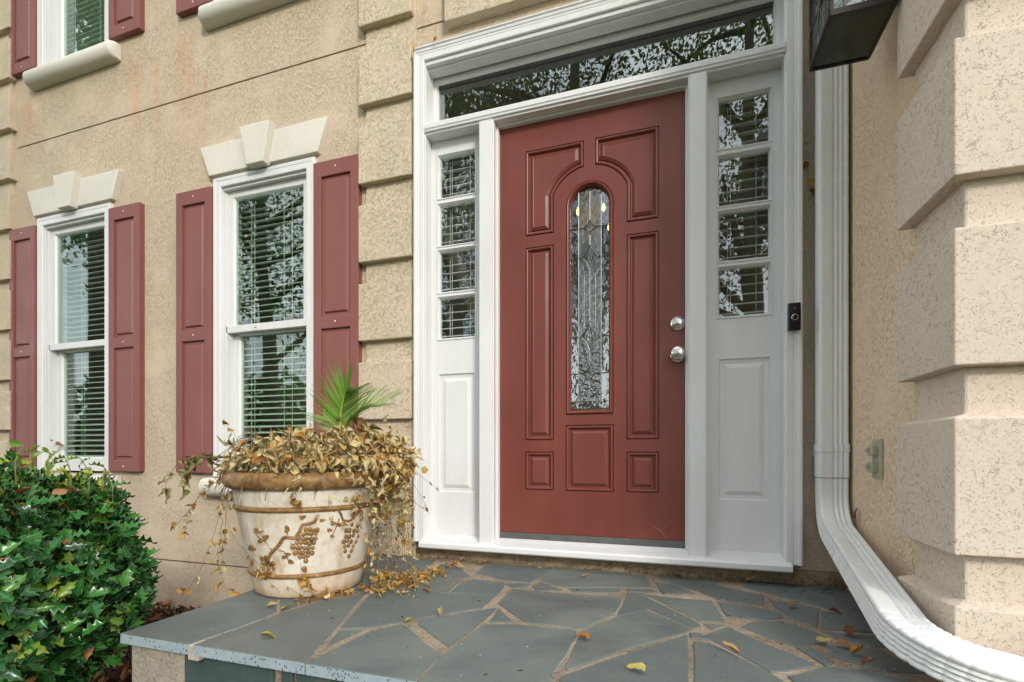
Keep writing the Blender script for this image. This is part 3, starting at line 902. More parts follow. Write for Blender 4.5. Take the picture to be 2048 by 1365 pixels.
# sidelights
slat_me = None
def slat_mesh(L, depth=0.046, tilt=R(14)):
    me = bpy.data.meshes.new('slat')
    vs, fs = [], []
    n = 4
    for i in range(n + 1):
        t_ = i / n - 0.5
        yy = t_ * depth
        zz = 0.004 * (1 - (2 * t_) ** 2)
        y2 = yy * math.cos(tilt) - zz * math.sin(tilt)
        z2 = yy * math.sin(tilt) + zz * math.cos(tilt)
        for x in (-L / 2, L / 2):
            vs.append((x, y2, z2 + 0.0012)); vs.append((x, y2, z2 - 0.0012))
    for i in range(n):
        a = i * 4; b = a + 4
        fs += [(a, a + 2, b + 2, b), (a + 1, b + 1, b + 3, a + 3), (a, b, b + 1, a + 1), (a + 2, a + 3, b + 3, b + 2)]
    fs += [(0, 1, 3, 2), (n * 4, n * 4 + 2, n * 4 + 3, n * 4 + 1)]
    me.from_pydata(vs, [], fs)
    me.materials.append(M['slat'])
    return me
def blind(xc, y, z0, z1, L, pitch, label, cords, top=None, tilt=R(14)):
    t_ = thing('window_blind', (xc, y, z0), label, 'blind')
    me = slat_mesh(L, tilt=tilt)
    r2 = random.Random(int(abs(xc * 1000)) + int(z0 * 77))
    k = 0
    z = z0
    while z < z1:
        o = place('slat', me, t_, (xc + r2.uniform(-0.001, 0.001), y, z))
        o.rotation_euler = (r2.uniform(-0.03, 0.03), r2.uniform(-0.004, 0.004), 0)
        z += pitch
    for cx in cords:
        MB().tube([(xc + cx, y - 0.026, z0 - 0.01), (xc + cx, y - 0.026, z1 + 0.02)], 0.0016, 5).build('cord', M['slat'], t_)
    MB().box(xc - L / 2, xc + L / 2, y - 0.02, y + 0.02, z1, z1 + 0.04).build('headrail', M['slat'], t_, bevel=0.003)
    return t_
for sgn, word in ((-1, 'left'), (1, 'right')):
    x_in, x_out = XC + sgn * MO, XC + sgn * HI
    xa, xb = sorted((x_in, x_out))
    xm = XC + sgn * 0.676
    sd = thing('sidelight', (xm, YD, 0.115), 'white four pane sidelight between the red door and the ' + ('quoins' if sgn < 0 else 'black doorbell'), 'sidelight', 'sidelights beside the red door')
    ps = [(1.536, 1.3264), (1.2845, 1.078), (1.0426, 0.835), (0.798, 0.5926)]
    holes = [rect(xm - 0.0975 - 0.014, xm + 0.0975 + 0.014, zc(b_) - 0.014, zc(a_) + 0.014) for a_, b_ in ps]
    ph = rect(xm - 0.100, xm + 0.100, zc(-0.209), zc(0.404))
    MB().wall_xz(rect(xa, xb, 0.105, zc(1.622)), holes + [ph], YD + 0.002, 2.36).build('board', M['white'], sd)
    for h in holes:
        MB().rings(h, [(0.0, YD + 0.002), (0.002, YD - 0.003), (0.006, YD - 0.003), (0.009, YD + 0.003), (0.014, YD + 0.014), (0.014, 2.35)], fill=False).build('bead', M['white'], sd)
        MB().rings(inset(h, 0.012), [(0, YD + 0.018), (0, YD + 0.022)], fill=False).face_holes(inset(h, 0.012), [], YD + 0.018).face_holes(inset(h, 0.012), [], YD + 0.022).build('pane', M['glass_side'], sd)
    MB().rings(ph, [(0.0, YD + 0.002), (0.004, YD + 0.012), (0.022, YD + 0.012), (0.024, YD + 0.010), (0.040, YD + 0.003)]).build('panel', M['white'], sd)
    blind(xm, 2.395, zc(0.575), zc(1.56), 0.235, 0.042, 'white slatted blind behind the four panes ' + ('nearest the dried planter' if sgn < 0 else 'next to the black doorbell'), (-0.06, -0.048, 0.055))

# front door
door = thing('front_door', (XC, YD, 0.1185), 'red panelled front door with an arched leaded glass insert', 'door')
DX = -0.3685
DZ0, DZ1 = 0.148, zc(1.611)
DL, DR = XC - 0.446, XC + 0.452
SPR, GH, OH = 1.168, 0.090, 0.113
def arch(hw, zbot, n=22):
    pts = [(DX - hw, zc(zbot)), (DX + hw, zc(zbot))]
    for i in range(n + 1):
        a = PI * i / n
        pts.append((DX + hw * math.cos(a), zc(SPR) + hw * math.sin(a)))
    return pts
def top_panel(sgn):
    Rr, xo, xi, xt = 0.185, 0.315, 0.172, 0.026
    a0 = math.acos(xi / Rr); a1 = math.acos(xt / Rr)
    pts = [(xo, 1.0583), (xo, 1.476), (xt, 1.476)]
    for i in range(15):
        a = a1 + (a0 - a1) * i / 14
        pts.append((Rr * math.cos(a), SPR + Rr * math.sin(a)))
    pts.append((xi, 1.0583))
    return [(DX + sgn * p[0], zc(p[1])) for p in pts]
pan = [top_panel(1), top_panel(-1)]
for sgn in (-1, 1):
    for z0_, z1_ in ((0.0566, 1.0015), (-0.187, 0.0)):
        pan.append(rect(*sorted((DX + sgn * 0.172, DX + sgn * 0.315)), zc(z0_), zc(z1_)))
pan.append(rect(DX - 0.114, DX + 0.114, zc(-0.188), zc(0.127)))
ar_o = arch(OH, 0.176)
MB().wall_xz(rect(DL, DR, DZ0, DZ1), pan + [ar_o], YD, YD + 0.042).build('door_leaf', M['red'], door, bevel=0.001)
pprof = [(0.0, YD), (0.001, YD + 0.007), (0.004, YD + 0.007), (0.0055, YD - 0.002), (0.010, YD - 0.003), (0.014, YD - 0.001), (0.017, YD + 0.006), (0.020, YD + 0.011), (0.0255, YD + 0.012), (0.0275, YD + 0.007), (0.041, YD - 0.001), (0.043, YD)]
for p in pan:
    MB().rings(p, pprof).build('panel', M['red'], door)
MB().rings(ar_o, [(0.0, YD), (0.0015, YD + 0.004), (0.003, YD + 0.003), (0.005, YD - 0.005), (0.009, YD - 0.008), (0.014, YD - 0.006), (0.017, YD), (0.021, YD + 0.006), (0.023, YD + 0.012), (0.023, YD + 0.03)], fill=False).build('glass_moulding', M['red'], door, smooth=True)
MB().box(DL + 0.004, DR - 0.004, YD - 0.006, YD + 0.04, 0.1185, 0.1475).build('sweep', M['rubber'], door, bevel=0.003)
# leaded glass
dg = MB().rings(arch(GH + 0.003, 0.209), [(0, YD + 0.022), (0, YD + 0.026)], fill=False).build('glass_edge', M['came_dark'], door)
gx = [-GH - 0.002, -0.0535, 0.0, 0.0535, GH + 0.002]
gv = [0.207, 0.242, 0.376, 0.548, 0.905, 1.068, 1.262]
def clip_arch(poly):
    out = []
    for (x, z) in poly:
        zmax = SPR + math.sqrt(max(0.0, (GH + 0.002) ** 2 - min(abs(x), GH + 0.002) ** 2))
        out.append((x, min(z, zmax)))
    return out
r3 = random.Random(5)
for i in range(4):
    for j in range(6):
        xa, xb, za, zb_ = gx[i], gx[i + 1], gv[j], gv[j + 1]
        if j == 0 and i in (1, 2): pass
        top = [(xb + (xa - xb) * k / 8, zb_) for k in range(9)] if j == 5 else [(xb, zb_), (xa, zb_)]
        poly = clip_arch([(xa, za), (xb, za)] + top)
        cxp, czp = (xa + xb) / 2, (za + zb_) / 2
        ty, tx = r3.uniform(-0.03, 0.03), r3.uniform(-0.03, 0.03)
        vs = [(DX + x, YD + 0.021 + (x - cxp) * tx + (z - czp) * ty * 0.25, zc(z)) for x, z in poly]
        vs2 = [(a, b_ + 0.0035, c_) for a, b_, c_ in vs]
        n = len(vs)
        g_ = MB().add(vs + vs2, [tuple(range(n)), tuple(range(2 * n - 1, n - 1, -1))] + [(q, (q + 1) % n, (q + 1) % n + n, q + n) for q in range(n)])
        inner = i in (1, 2) and j > 0
        g_.build('glass_piece', M['glass_hammered'] if inner else M['glass_clear'], dg)
YC = YD + 0.0175
def came(pts, r=0.0021, dark=False):
    MB().tube([(DX + x, YC, zc(z)) for x, z in pts], r, 6).build('came', M['came_dark'] if dark else M['came'], dg, smooth=True)
for x in (-0.0535, 0.0535):
    came([(x, 0.242), (x, SPR + math.sqrt(GH ** 2 - x * x))])
came([(0, 0.242), (0, 0.338)]); came([(0, 0.408), (0, 0.480)]); came([(0, 0.60), (0, 0.86)]); came([(0, 0.985), (0, 1.035)]); came([(0, 1.10), (0, 1.24)])
for x in (-0.027, 0.027):
    came([(x, 0.60), (x, 0.845)], 0.0016)
came([(-0.0535, 0.242), (0.0535, 0.242)])
came([(-GH, 0.209), (-0.0535, 0.242)], 0.0018); came([(GH, 0.209), (0.0535, 0.242)], 0.0018)
for z, s_ in ((0.373, 0.035), (1.068, 0.034)):
    for sg in (-1, 1):
        came([(sg * GH, z), (sg * 0.0535, z), (sg * 0.034, z - 0.0)], 0.002, True)
        for sz in (-1, 1):
            came([(sg * 0.034, z), (sg * 0.020, z + sz * 0.006), (sg * 0.009, z + sz * 0.016), (0, z + sz * s_)], 0.0022, True)
for z, hw, up, dn in ((0.548, 0.042, 0.070, 0.066), (0.925, 0.036, 0.058, 0.060)):
    for sg in (-1, 1):
        came([(sg * GH, z), (sg * 0.0535, z), (sg * hw, z)], 0.002, True)
        came([(sg * hw, z), (sg * hw * 0.55, z + up * 0.35), (0, z + up)], 0.0024, True)
        came([(sg * hw, z), (sg * hw * 0.45, z - dn * 0.35), (0, z - dn)], 0.0024)
        came([(sg * hw * 0.5, z + 0.004), (sg * hw * 0.25, z + 0.018), (0, z + 0.022)], 0.0016)
    dm = [(DX + x, zc(zz)) for x, zz in ((-hw * 0.8, z), (0, z - dn * 0.8), (hw * 0.8, z), (0, z + up * 0.8))]
    MB().rings(dm, [(0, YD + 0.020), (0.010, YD + 0.014)]).build('bevel_jewel', M['glass_clear'], dg)
# lock and knob
kx, kz = 0.0275, zc(0.432)
dbz = zc(0.5727)
def lock(name, x, z, prof, key):
    o = MB().lathe(prof, (x, 0, z), 'Y', 40).build(name, M['nickel'], door, smooth=True)
    MB().lathe([(0.011, key), (0.011, key - 0.002), (0.009, key - 0.003), (0.0001, key - 0.003)], (x, 0, z), 'Y', 24).build('cylinder_face', M['nickel'], o, smooth=True)
    MB().box(x - 0.0012, x + 0.0012, key - 0.0038, key - 0.002, z - 0.006, z + 0.004).build('keyhole', M['keyhole'], o)
    return o
lock('deadbolt', kx, dbz, [(0.032, YD), (0.032, YD - 0.006), (0.029, YD - 0.011), (0.024, YD - 0.013), (0.022, YD - 0.016), (0.020, YD - 0.022), (0.017, YD - 0.024), (0.0001, YD - 0.024)], YD - 0.024)
lock('knob', kx, kz, [(0.033, YD), (0.033, YD - 0.004), (0.029, YD - 0.009), (0.017, YD - 0.013), (0.014, YD - 0.020), (0.015, YD - 0.028), (0.024, YD - 0.036), (0.030, YD - 0.046), (0.030, YD - 0.056), (0.025, YD - 0.064), (0.016, YD - 0.067), (0.0001, YD - 0.067)], YD - 0.067)
# twig and web scrap on the sweep
tw = MB()
tp = [onY(1305, 1052, YD - 0.008), onY(1322, 1062, YD - 0.008), onY(1334, 1078, YD - 0.008)]
tw.tube([(tp[0][0], YD - 0.008, tp[0][1]), (tp[1][0], YD - 0.010, tp[1][1]), (tp[2][0], YD - 0.012, tp[2][1])], 0.0008, 5)
q = onY(1334, 1051, YD - 0.008)
tw.tube([(tp[1][0], YD - 0.010, tp[1][1]), (q[0], YD - 0.008, q[1])], 0.0006, 5)
tag(tw.build('twig', flat_mat('pale_twig', (0.30, 0.22, 0.16), 0.8), None, (tp[2][0], YD - 0.012, tp[2][1])), 'thin pale twig caught at the foot of the red door', 'twig')

# doorbell
bx, bz = onY(1588.5, 634, 2.215)
bell = thing('doorbell', (bx, YT - 0.014, bz - 0.054), 'black doorbell camera on the white casing right of the sidelight', 'doorbell')
MB().box(bx - 0.0225, bx + 0.0225, YT - 0.034, YT - 0.010, bz - 0.055, bz + 0.055).build('body', M['black'], bell, bevel=0.004, segs=3)
MB().lathe([(0.0125, YT - 0.034), (0.0125, YT - 0.0365), (0.0105, YT - 0.037), (0.0100, YT - 0.0355), (0.0001, YT - 0.0358)], (bx, 0, bz - 0.004), 'Y', 32).build('button', M['nickel'], bell, smooth=True)
MB().lathe([(0.0096, YT - 0.035), (0.0094, YT - 0.0375), (0.006, YT - 0.0385), (0.0001, YT - 0.0388)], (bx, 0, bz - 0.004), 'Y', 32).build('button_cap', M['black'], bell, smooth=True)
MB().lathe([(0.007, YT - 0.0335), (0.007, YT - 0.0355), (0.004, YT - 0.036), (0.0001, YT - 0.0362)], (bx, 0, bz + 0.033), 'Y', 24).build('lens', M['keyhole'], bell, smooth=True)

# ================================================================== WINDOWS AND SHUTTERS
def window(xc, dz, label, upstairs=False):
    t_ = thing('window', (xc, YW, zc(-0.16) + dz), label, 'window', 'white sash windows on the beige wall')
    Z = lambda z: zc(z) + dz
    hw = 0.3735
    casp = [(0.0, YW + 0.03), (0.0, YW - 0.018), (0.004, YW - 0.022), (0.034, YW - 0.022), (0.038, YW - 0.024), (0.052, YW - 0.025), (0.058, YW - 0.022), (0.058, YW + 0.005)]
    MB().sweep_xz([(xc - hw + 0.058, Z(-0.15)), (xc - hw + 0.058, Z(1.604)), (xc + hw - 0.058, Z(1.604)), (xc + hw - 0.058, Z(-0.15))], casp).build('casing', M['white'], t_, bevel=0.0012)
    jb = MB()
    for sg in (-1, 1):
        a, b = sorted((xc + sg * (hw - 0.056), xc + sg * (hw - 0.075)))
        jb.box(a, b, YW + 0.012, YW + 0.12, Z(-0.14), Z(1.59))
        a, b = sorted((xc + sg * (hw - 0.050), xc + sg * (hw - 0.063)))
        jb.box(a, b, YW - 0.006, YW + 0.12, Z(-0.145), Z(1.604))
    jb.box(xc - hw + 0.06, xc + hw - 0.06, YW - 0.006, YW + 0.12, Z(1.590), Z(1.606))
    jb.build('jamb', M['vinyl'], t_, bevel=0.001)
    gw = 0.253
    for nm, ys, z0_, z1_, br, tr_ in (('upper_sash', YW + 0.022, 0.728, 1.592, 0.036, 0.050), ('lower_sash', YW + 0.062, -0.135, 0.745, 0.100, 0.030)):
        outer = rect(xc - hw + 0.066, xc + hw - 0.066, Z(z0_), Z(z1_))
        ih = rect(xc - gw, xc + gw, Z(z0_) + br, Z(z1_) - tr_)
        s_ = MB().wall_xz(outer, [inset(ih, -0.008)], ys, ys + 0.034)
        s_.rings(inset(ih, -0.008), [(0, ys), (0.008, ys + 0.010), (0.008, ys + 0.03)], fill=False)
        so = s_.build('sash', M['vinyl'], t_, bevel=0.0012)
        MB().wall_xz(inset(ih, -0.002), [], ys + 0.014, ys + 0.020).build('pane', M['glass'], so)
    MB().box(xc - hw + 0.064, xc + hw - 0.064, YW + 0.012, YW + 0.024, Z(0.724), Z(0.768)).build('meeting_rail', M['vinyl'], t_, bevel=0.003)
    # bullnose sill
    prof = [(-0.0 + 0.002, YW + 0.03)]
    pts = []
    for k in range(13):
        a = PI * k / 12
        pts.append((math.cos(a), math.sin(a)))
    sm = MB()
    ends = [(-hw - 0.075, 0.55), (-hw - 0.066, 0.85), (-hw - 0.05, 1.0), (hw + 0.05, 1.0), (hw + 0.066, 0.85), (hw + 0.075, 0.55)]
    vs, fs = [], []
    zc0 = Z(-0.216)
    for (ex, sc_) in ends:
        for (c_, s__) in pts:
            vs.append((xc + ex, YW - 0.002 - 0.078 * sc_ * (max(s__, 0) ** 0.6) , zc0 + 0.058 * c_ * (0.75 + 0.25 * sc_)))
    m = len(pts)
    for i in range(len(ends) - 1):
        for k in range(m - 1):
            fs.append((i * m + k, i * m + k + 1, (i + 1) * m + k + 1, (i + 1) * m + k))
    fs.append(tuple(range(m))); fs.append(tuple((len(ends) - 1) * m + k for k in range(m)))
    sm.add(vs, fs)
    sm.build('sill', M['cream'], t_, smooth=True)
    return t_
window(W1, 0.0, 'white sash window on the ground floor behind the holly bush')
window(W2, 0.0, 'white sash window on the ground floor behind the terracotta planter')
window(W1, 2.87, 'upstairs white sash window above the holly side, only its lower end in view')
window(W2, 2.87, 'upstairs white window with only its rounded cream sill in view')
blind(W2, 2.416, zc(-0.03), zc(1.56), 0.60, 0.0375, 'white slatted blind inside the window behind the planter', (-0.19, -0.165, 0.06, 0.12))
blind(W1, 2.416, zc(-0.03), zc(1.56), 0.60, 0.0375, 'white slatted blind inside the window behind the holly bush', (-0.09, -0.06, 0.15))
blind(W1, 2.416, zc(2.82), zc(3.30), 0.60, 0.0375, 'white slatted blind inside the upstairs window', (-0.16, 0.1))

def shutter(x0, x1, z0, z1, label, screws=(0, 1, 2), small=False):
    y0 = YW - 0.036
    t_ = thing('shutter', ((x0 + x1) / 2, YW, z0), label, 'shutter', 'dark red panelled shutters')
    w_ = x1 - x0
    st, rl = 0.052, 0.075
    zm = z0 + (z1 - z0) * 0.487
    p_up = rect(x0 + st, x1 - st, zm + rl / 2 - 0.005, z1 - rl - 0.012)
    p_lo = rect(x0 + st, x1 - st, z0 + rl, zm - rl / 2)
    f = MB().wall_xz(rect(x0, x1, z0, z1), [p_up, p_lo], y0, YW + 0.004)
    f.build('frame', M['shutter'], t_, bevel=0.004, segs=2)
    for p in (p_up, p_lo):
        MB().rings(p, [(0.0, y0 + 0.002), (0.001, y0 + 0.013), (0.018, y0 + 0.014), (0.026, y0 + 0.004), (0.030, y0 + 0.0035)]).build('panel', M['shutter'], t_)
    for k, z in enumerate((z0 + 0.035, zm, z1 - 0.040)):
        if k in screws:
            MB().lathe([(0.0048, y0 + 0.001), (0.0048, y0 - 0.0018), (0.003, y0 - 0.003), (0.0001, y0 - 0.003)], ((x0 + x1) / 2, 0, z), 'Y', 10).build('screw', M['screw'], t_, smooth=True)
sw = 0.287
for xc, who in ((W1, 'holly'), (W2, 'planter')):
    l, r_ = xc - 0.3735 - 0.003, xc + 0.3735 + 0.003
    shutter(l - sw, l, zc(-0.13), zc(1.615), 'dark red shutter at the left of the ground floor window behind the ' + who)
    shutter(r_, r_ + (sw + 0.008 if xc == W2 else sw), zc(-0.13), zc(1.615), 'dark red shutter ' + ('partly tucked behind the beige quoins by the door' if xc == W2 else 'at the right of the ground floor window behind the holly'))
    if xc == W1:
        shutter(l - sw, l, zc(2.738), zc(4.48), 'upstairs dark red shutter against the far left quoins')
        shutter(r_, r_ + sw, zc(2.738), zc(4.48), 'upstairs dark red shutter with rust streaks running below it')
    else:
        shutter(l - sw, l, zc(2.738), zc(4.48), 'upstairs dark red shutter whose bottom corner peeks in at the top edge')

# ================================================================== RIGHT SIDE FIXTURES
# downspout
ds = thing('downspout', (0.60, 2.235, 0.03), 'white corrugated downspout bending out along the porch corner', 'downspout')
hwid, hdep = 0.050, 0.036
def spout_profile():
    pts = []
    # side that faces left (-s), five flutes
    def flutes(a, b, n, amp, fixed, axis):
        out = []
        for i in range(n * 4 + 1):
            t_ = i / (n * 4)
            v_ = a + (b - a) * t_
            off = amp * 0.5 * (1 - math.cos(2 * PI * t_ * n))
            out.append((fixed + off, v_) if axis == 's' else (v_, fixed + off))
        return out
    L, Rr, F_, B_ = -hwid, hwid, hdep, -hdep
    pts += [(L, B_ + 0.006)] + flutes(B_ + 0.010, F_ - 0.010, 4, 0.0035, L, 's') + [(L, F_ - 0.006), (L + 0.002, F_ - 0.002), (L + 0.006, F_)]
    pts += [(L + 0.014, F_)] + [(L + 0.040, F_)]
    pts += [(x_, F_ - (y_ - F_)) for x_, y_ in flutes(L + 0.042, L + 0.090, 3, 0.0060, F_, 't')]
    pts += [(Rr - 0.006, F_), (Rr - 0.002, F_ - 0.002), (Rr, F_ - 0.006), (Rr, B_ + 0.006), (Rr - 0.006, B_), (L + 0.006, B_)]
    return pts
prof = spout_profile()
def spout(path, name, sc=None, mat=None):
    """path = [(point, n (front normal))]"""
    n = len(path)
    vs, fs = [], []
    for i, (p, nm) in enumerate(path):
        p = Vector(p)
        d = (Vector(path[min(i + 1, n - 1)][0]) - Vector(path[max(i - 1, 0)][0])).normalized()
        nm = Vector(nm); nm = (nm - d * nm.dot(d)).normalized()
        s_ = nm.cross(d)          # width direction
        k = sc[i] if sc else 1.0
        for (a, b) in prof:
            vs.append(p + s_ * (a * k * SGN) + nm * (b * k))
    m = len(prof)
    for i in range(n - 1):
        for j in range(m):
            fs.append((i * m + j, i * m + (j + 1) % m, (i + 1) * m + (j + 1) % m, (i + 1) * m + j))
    return MB().add(vs, fs).build(name, mat or M['gutter'], ds, smooth=True)
# vertical run: travel -Z, front normal -Y ; width dir n x d = (-Y) x (-Z) = +X
SGN = 1.0
XP, YP = 0.602, 2.232
spout([((XP, YP, 5.2), (0, -1, 0)), ((XP, YP, 0.60), (0, -1, 0)), ((XP, YP, 0.475), (0, -1, 0))], 'pipe')
spout([((XP, YP, 0.578), (0, -1, 0)), ((XP, YP, 0.546), (0, -1, 0))], 'strap', [1.08, 1.08])
spout([((XP, YP, 0.545), (0, -1, 0)), ((XP, YP, 0.445), (0, -1, 0))], 'sleeve', [1.035, 1.035])
# elbow one, diagonal run, elbow two, outlet
A = Vector((XP, YP, 0.460)); B = Vector((0.522, 1.315, 0.098)); Cc = Vector((0.86, 1.262, 0.040))
d0 = Vector((0, 0, -1)); E1 = Vector((XP, YP, 0.262)); d1 = (B - E1).normalized(); d2 = (Cc - B).normalized()
path = [(A, Vector((0, -1, 0)))]
def bend(c, da, db, rad, na, steps, crimp):
    """points round a corner c from direction da to db"""
    out = []
    ang = da.angle(db)
    L = rad * math.tan(ang / 2)
    p0 = c - da * L
    ax = da.cross(db).normalized()
    inward = ax.cross(da).normalized()
    ctr = p0 + inward * rad
    for k in range(steps + 1):
        q = Matrix.Rotation(ang * k / steps, 4, ax)
        out.append((ctr + (q @ (p0 - ctr)), q @ na))
    return out
b1 = bend(E1, d0, d1, 0.15, Vector((0, -1, 0)), 32, 1)
n_after = b1[-1][1]
b2 = bend(B, d1, d2, 0.14, n_after, 72, 1)
dg_ = [(b1[-1][0].lerp(b2[0][0], k / 10), b1[-1][1].lerp(b2[0][1], k / 10)) for k in range(1, 10)]
path = [(A, Vector((0, -1, 0)))] + b1 + dg_ + b2 + [(b2[-1][0] + d2 * 0.10, b2[-1][1])]
scs = [1.0] + [1.0 - (0.012 if k % 5 == 2 else 0.005 if k % 5 in (1, 3) else 0.0) * (4 < k < 28) for k in range(len(b1))] + [1.0] * len(dg_) + [1.0 - (0.05 if k % 9 == 4 else 0.022 if k % 9 in (3, 5) else 0.0) for k in range(len(b2))] + [1.0]
spout(path, 'elbow', scs)
spout([(b2[-1][0] + d2 * 0.085, b2[-1][1]), (Cc, b2[-1][1])], 'outlet', [1.03, 1.03])
spout([((XP, YP, 0.4465), (0, -1, 0)), ((XP, YP, 0.4435), (0, -1, 0))], 'seam', [1.037, 1.037], M['rubber'])
spout([((XP, YP, 0.5470), (0, -1, 0)), ((XP, YP, 0.5450), (0, -1, 0))], 'seam', [1.05, 1.05], M['rubber'])
spout([(b2[-1][0] + d2 * 0.0845, b2[-1][1]), (b2[-1][0] + d2 * 0.0865, b2[-1][1])], 'seam', [1.034, 1.034], M['rubber'])
for zz_ in (0.562, 0.50):
    MB().lathe([(0.004, YP - 0.043), (0.004, YP - 0.0405), (0.0001, YP - 0.0395)][::-1], (XP - 0.038, 0, zz_), 'Y', 8).build('screw', M['screw'], ds)
# little spacer between strap and wall
MB().box(0.55, 0.655, YP + 0.03, YW + 0.005, 0.53, 0.555).build('bracket', M['gutter'], ds)

# lantern on the return wall
LX0, LX1, LY0, LY1, LZ = 0.44, 0.60, 1.635, 1.846, zc(1.263)
lan = thing('wall_lantern', (0.60, 1.74, LZ), 'dark bronze wall lantern with leaded glass sides hanging above the downspout', 'lantern')
MB().box(LX0, LX1, LY0, LY1, LZ, LZ + 0.008).build('base_plate', M['lantern_plate'], lan, bevel=0.003)
MB().wall_xz(rect(LX0 - 0.004, LX1 + 0.004, LZ - 0.004, LZ + 0.014), [], LY0 - 0.006, LY0 + 0.004).wall_xz(rect(LX0 - 0.004, LX1 + 0.004, LZ - 0.004, LZ + 0.014), [], LY1 - 0.004, LY1 + 0.006).box(LX0 - 0.006, LX0 + 0.004, LY0, LY1, LZ - 0.0035, LZ + 0.013).box(LX1 - 0.004, LX1 + 0.006, LY0, LY1, LZ - 0.0035, LZ + 0.013).build('base_rim', M['bronze'], lan, bevel=0.0015)
for x in (LX0, LX1):
    for y in (LY0, LY1):
        MB().box(x - 0.006, x + 0.006, y - 0.006, y + 0.006, LZ + 0.01, LZ + 0.36).build('corner_post', M['bronze'], lan, bevel=0.002)
H = 0.35
for nm, ax in (('a', 'x0'), ('b', 'y0'), ('c', 'y1')):
    cm = MB()
    if ax == 'x0':
        MB().box(LX0 - 0.001, LX0 + 0.002, LY0, LY1, LZ + 0.012, LZ + H).build('glass_side', M['glass_clear'], lan)
        P2 = lambda a, z: (LX0 - 0.003, LY0 + a * (LY1 - LY0), LZ + 0.012 + z * (H - 0.012))
    else:
        yy = LY0 if ax == 'y0' else LY1
        MB().box(LX0, LX1, yy - 0.0015, yy + 0.0015, LZ + 0.012, LZ + H).build('glass_side', M['glass_clear'], lan)
        P2 = lambda a, z, yy=yy: (LX0 + a * (LX1 - LX0), yy + (-0.003 if yy == LY0 else 0.003), LZ + 0.012 + z * (H - 0.012))
    for a in (0.2, 0.5, 0.8):
        cm.tube([P2(a, 0), P2(a, 1)], 0.0022, 5)
    for z in (0.3, 0.62):
        cm.tube([P2(0, z), P2(1, z)], 0.0022, 5)
    cm.tube([P2(0.2, 0), P2(0.8, 0.62)], 0.002, 5); cm.tube([P2(0.8, 0), P2(0.2, 0.62)], 0.002, 5)
    cm.build('came', M['came_dark'], lan)
rf = MB()
rf.add([(LX0 - 0.03, LY0 - 0.03, LZ + H), (LX1 + 0.03, LY0 - 0.03, LZ + H), (LX1 + 0.03, LY1 + 0.03, LZ + H), (LX0 - 0.03, LY1 + 0.03, LZ + H), (0.52, 1.74, LZ + H + 0.14)], [(0, 1, 4), (1, 2, 4), (2, 3, 4), (3, 0, 4), (0, 3, 2, 1)])
rf.build('lantern_roof', M['bronze'], lan)
MB().tube([(0.52, 1.74, LZ + H + 0.13), (0.52, 1.74, LZ + H + 0.22), (0.58, 1.74, LZ + H + 0.27), (0.665, 1.74, LZ + H + 0.22)], 0.010, 8).build('bracket_arm', M['bronze'], lan, smooth=True)
MB().box(0.648, 0.668, 1.68, 1.80, LZ + 0.12, LZ + H + 0.3).build('back_plate', M['bronze'], lan, bevel=0.004)
MB().lathe([(0.012, 0), (0.014, 0.02), (0.012, 0.06), (0.0001, 0.065)], (0.52, 1.74, LZ + 0.01), 'Z', 16).build('candle_tube', M['slat'], lan, smooth=True)

# outdoor switch plate on the return wall
ya, za = onX(1748, 918, XRW); yb2, _ = onX(1768, 918, XRW)
ym = (ya + yb2) / 2 - 0.0
swt = thing('light_switch', (XRW, ym, za - 0.065), 'almond outdoor double switch plate on the shaded side wall', 'switch')
MB().box(XRW - 0.008, XRW + 0.002, ym - 0.040, ym + 0.036, za - 0.066, za + 0.066).build('plate', M['switch'], swt, bevel=0.003)
for dz in (-0.028, 0.028):
    o = MB().box(XRW - 0.026, XRW - 0.007, ym - 0.014, ym + 0.022, za + dz - 0.018, za + dz + 0.018).build('switch_cover', M['switch'], swt, bevel=0.004, segs=3)
    MB().box(XRW - 0.036, XRW - 0.025, ym + 0.002, ym + 0.016, za + dz - 0.006, za + dz + 0.008).build('toggle', M['switch'], o, bevel=0.002)

# chandelier inside the hall
ch = onY(1188, 440, 4.4)
chx, chz = ch[0], ch[1]
chl = thing('chandelier', (chx, 4.4, chz - 0.15), 'warm lit hall chandelier glowing through the arched door glass', 'chandelier')
MB().tube([(chx, 4.4, chz - 0.12), (chx, 4.4, 5.3)], 0.010, 8).build('rod', M['bronze'], chl)
for k in range(6):
    a = 2 * PI * k / 6
    p = Vector((chx + 0.22 * math.cos(a), 4.4 + 0.22 * math.sin(a), chz))
    MB().tube([(chx, 4.4, chz - 0.10), (chx + 0.12 * math.cos(a), 4.4 + 0.12 * math.sin(a), chz - 0.14), (p.x, p.y, chz - 0.06)], 0.006, 6).build('arm', M['bronze'], chl)
    MB().lathe([(0.004, -0.03), (0.012, -0.018), (0.016, 0.0), (0.010, 0.02), (0.001, 0.042)], tuple(p), 'Z', 12).build('bulb', M['bulb'], chl, smooth=True)

# ================================================================== LEAVES AND STEMS
def set_float(me, name, vals):
    a = me.attributes.new(name, 'FLOAT', 'POINT')
    a.data.foreach_set('value', vals)

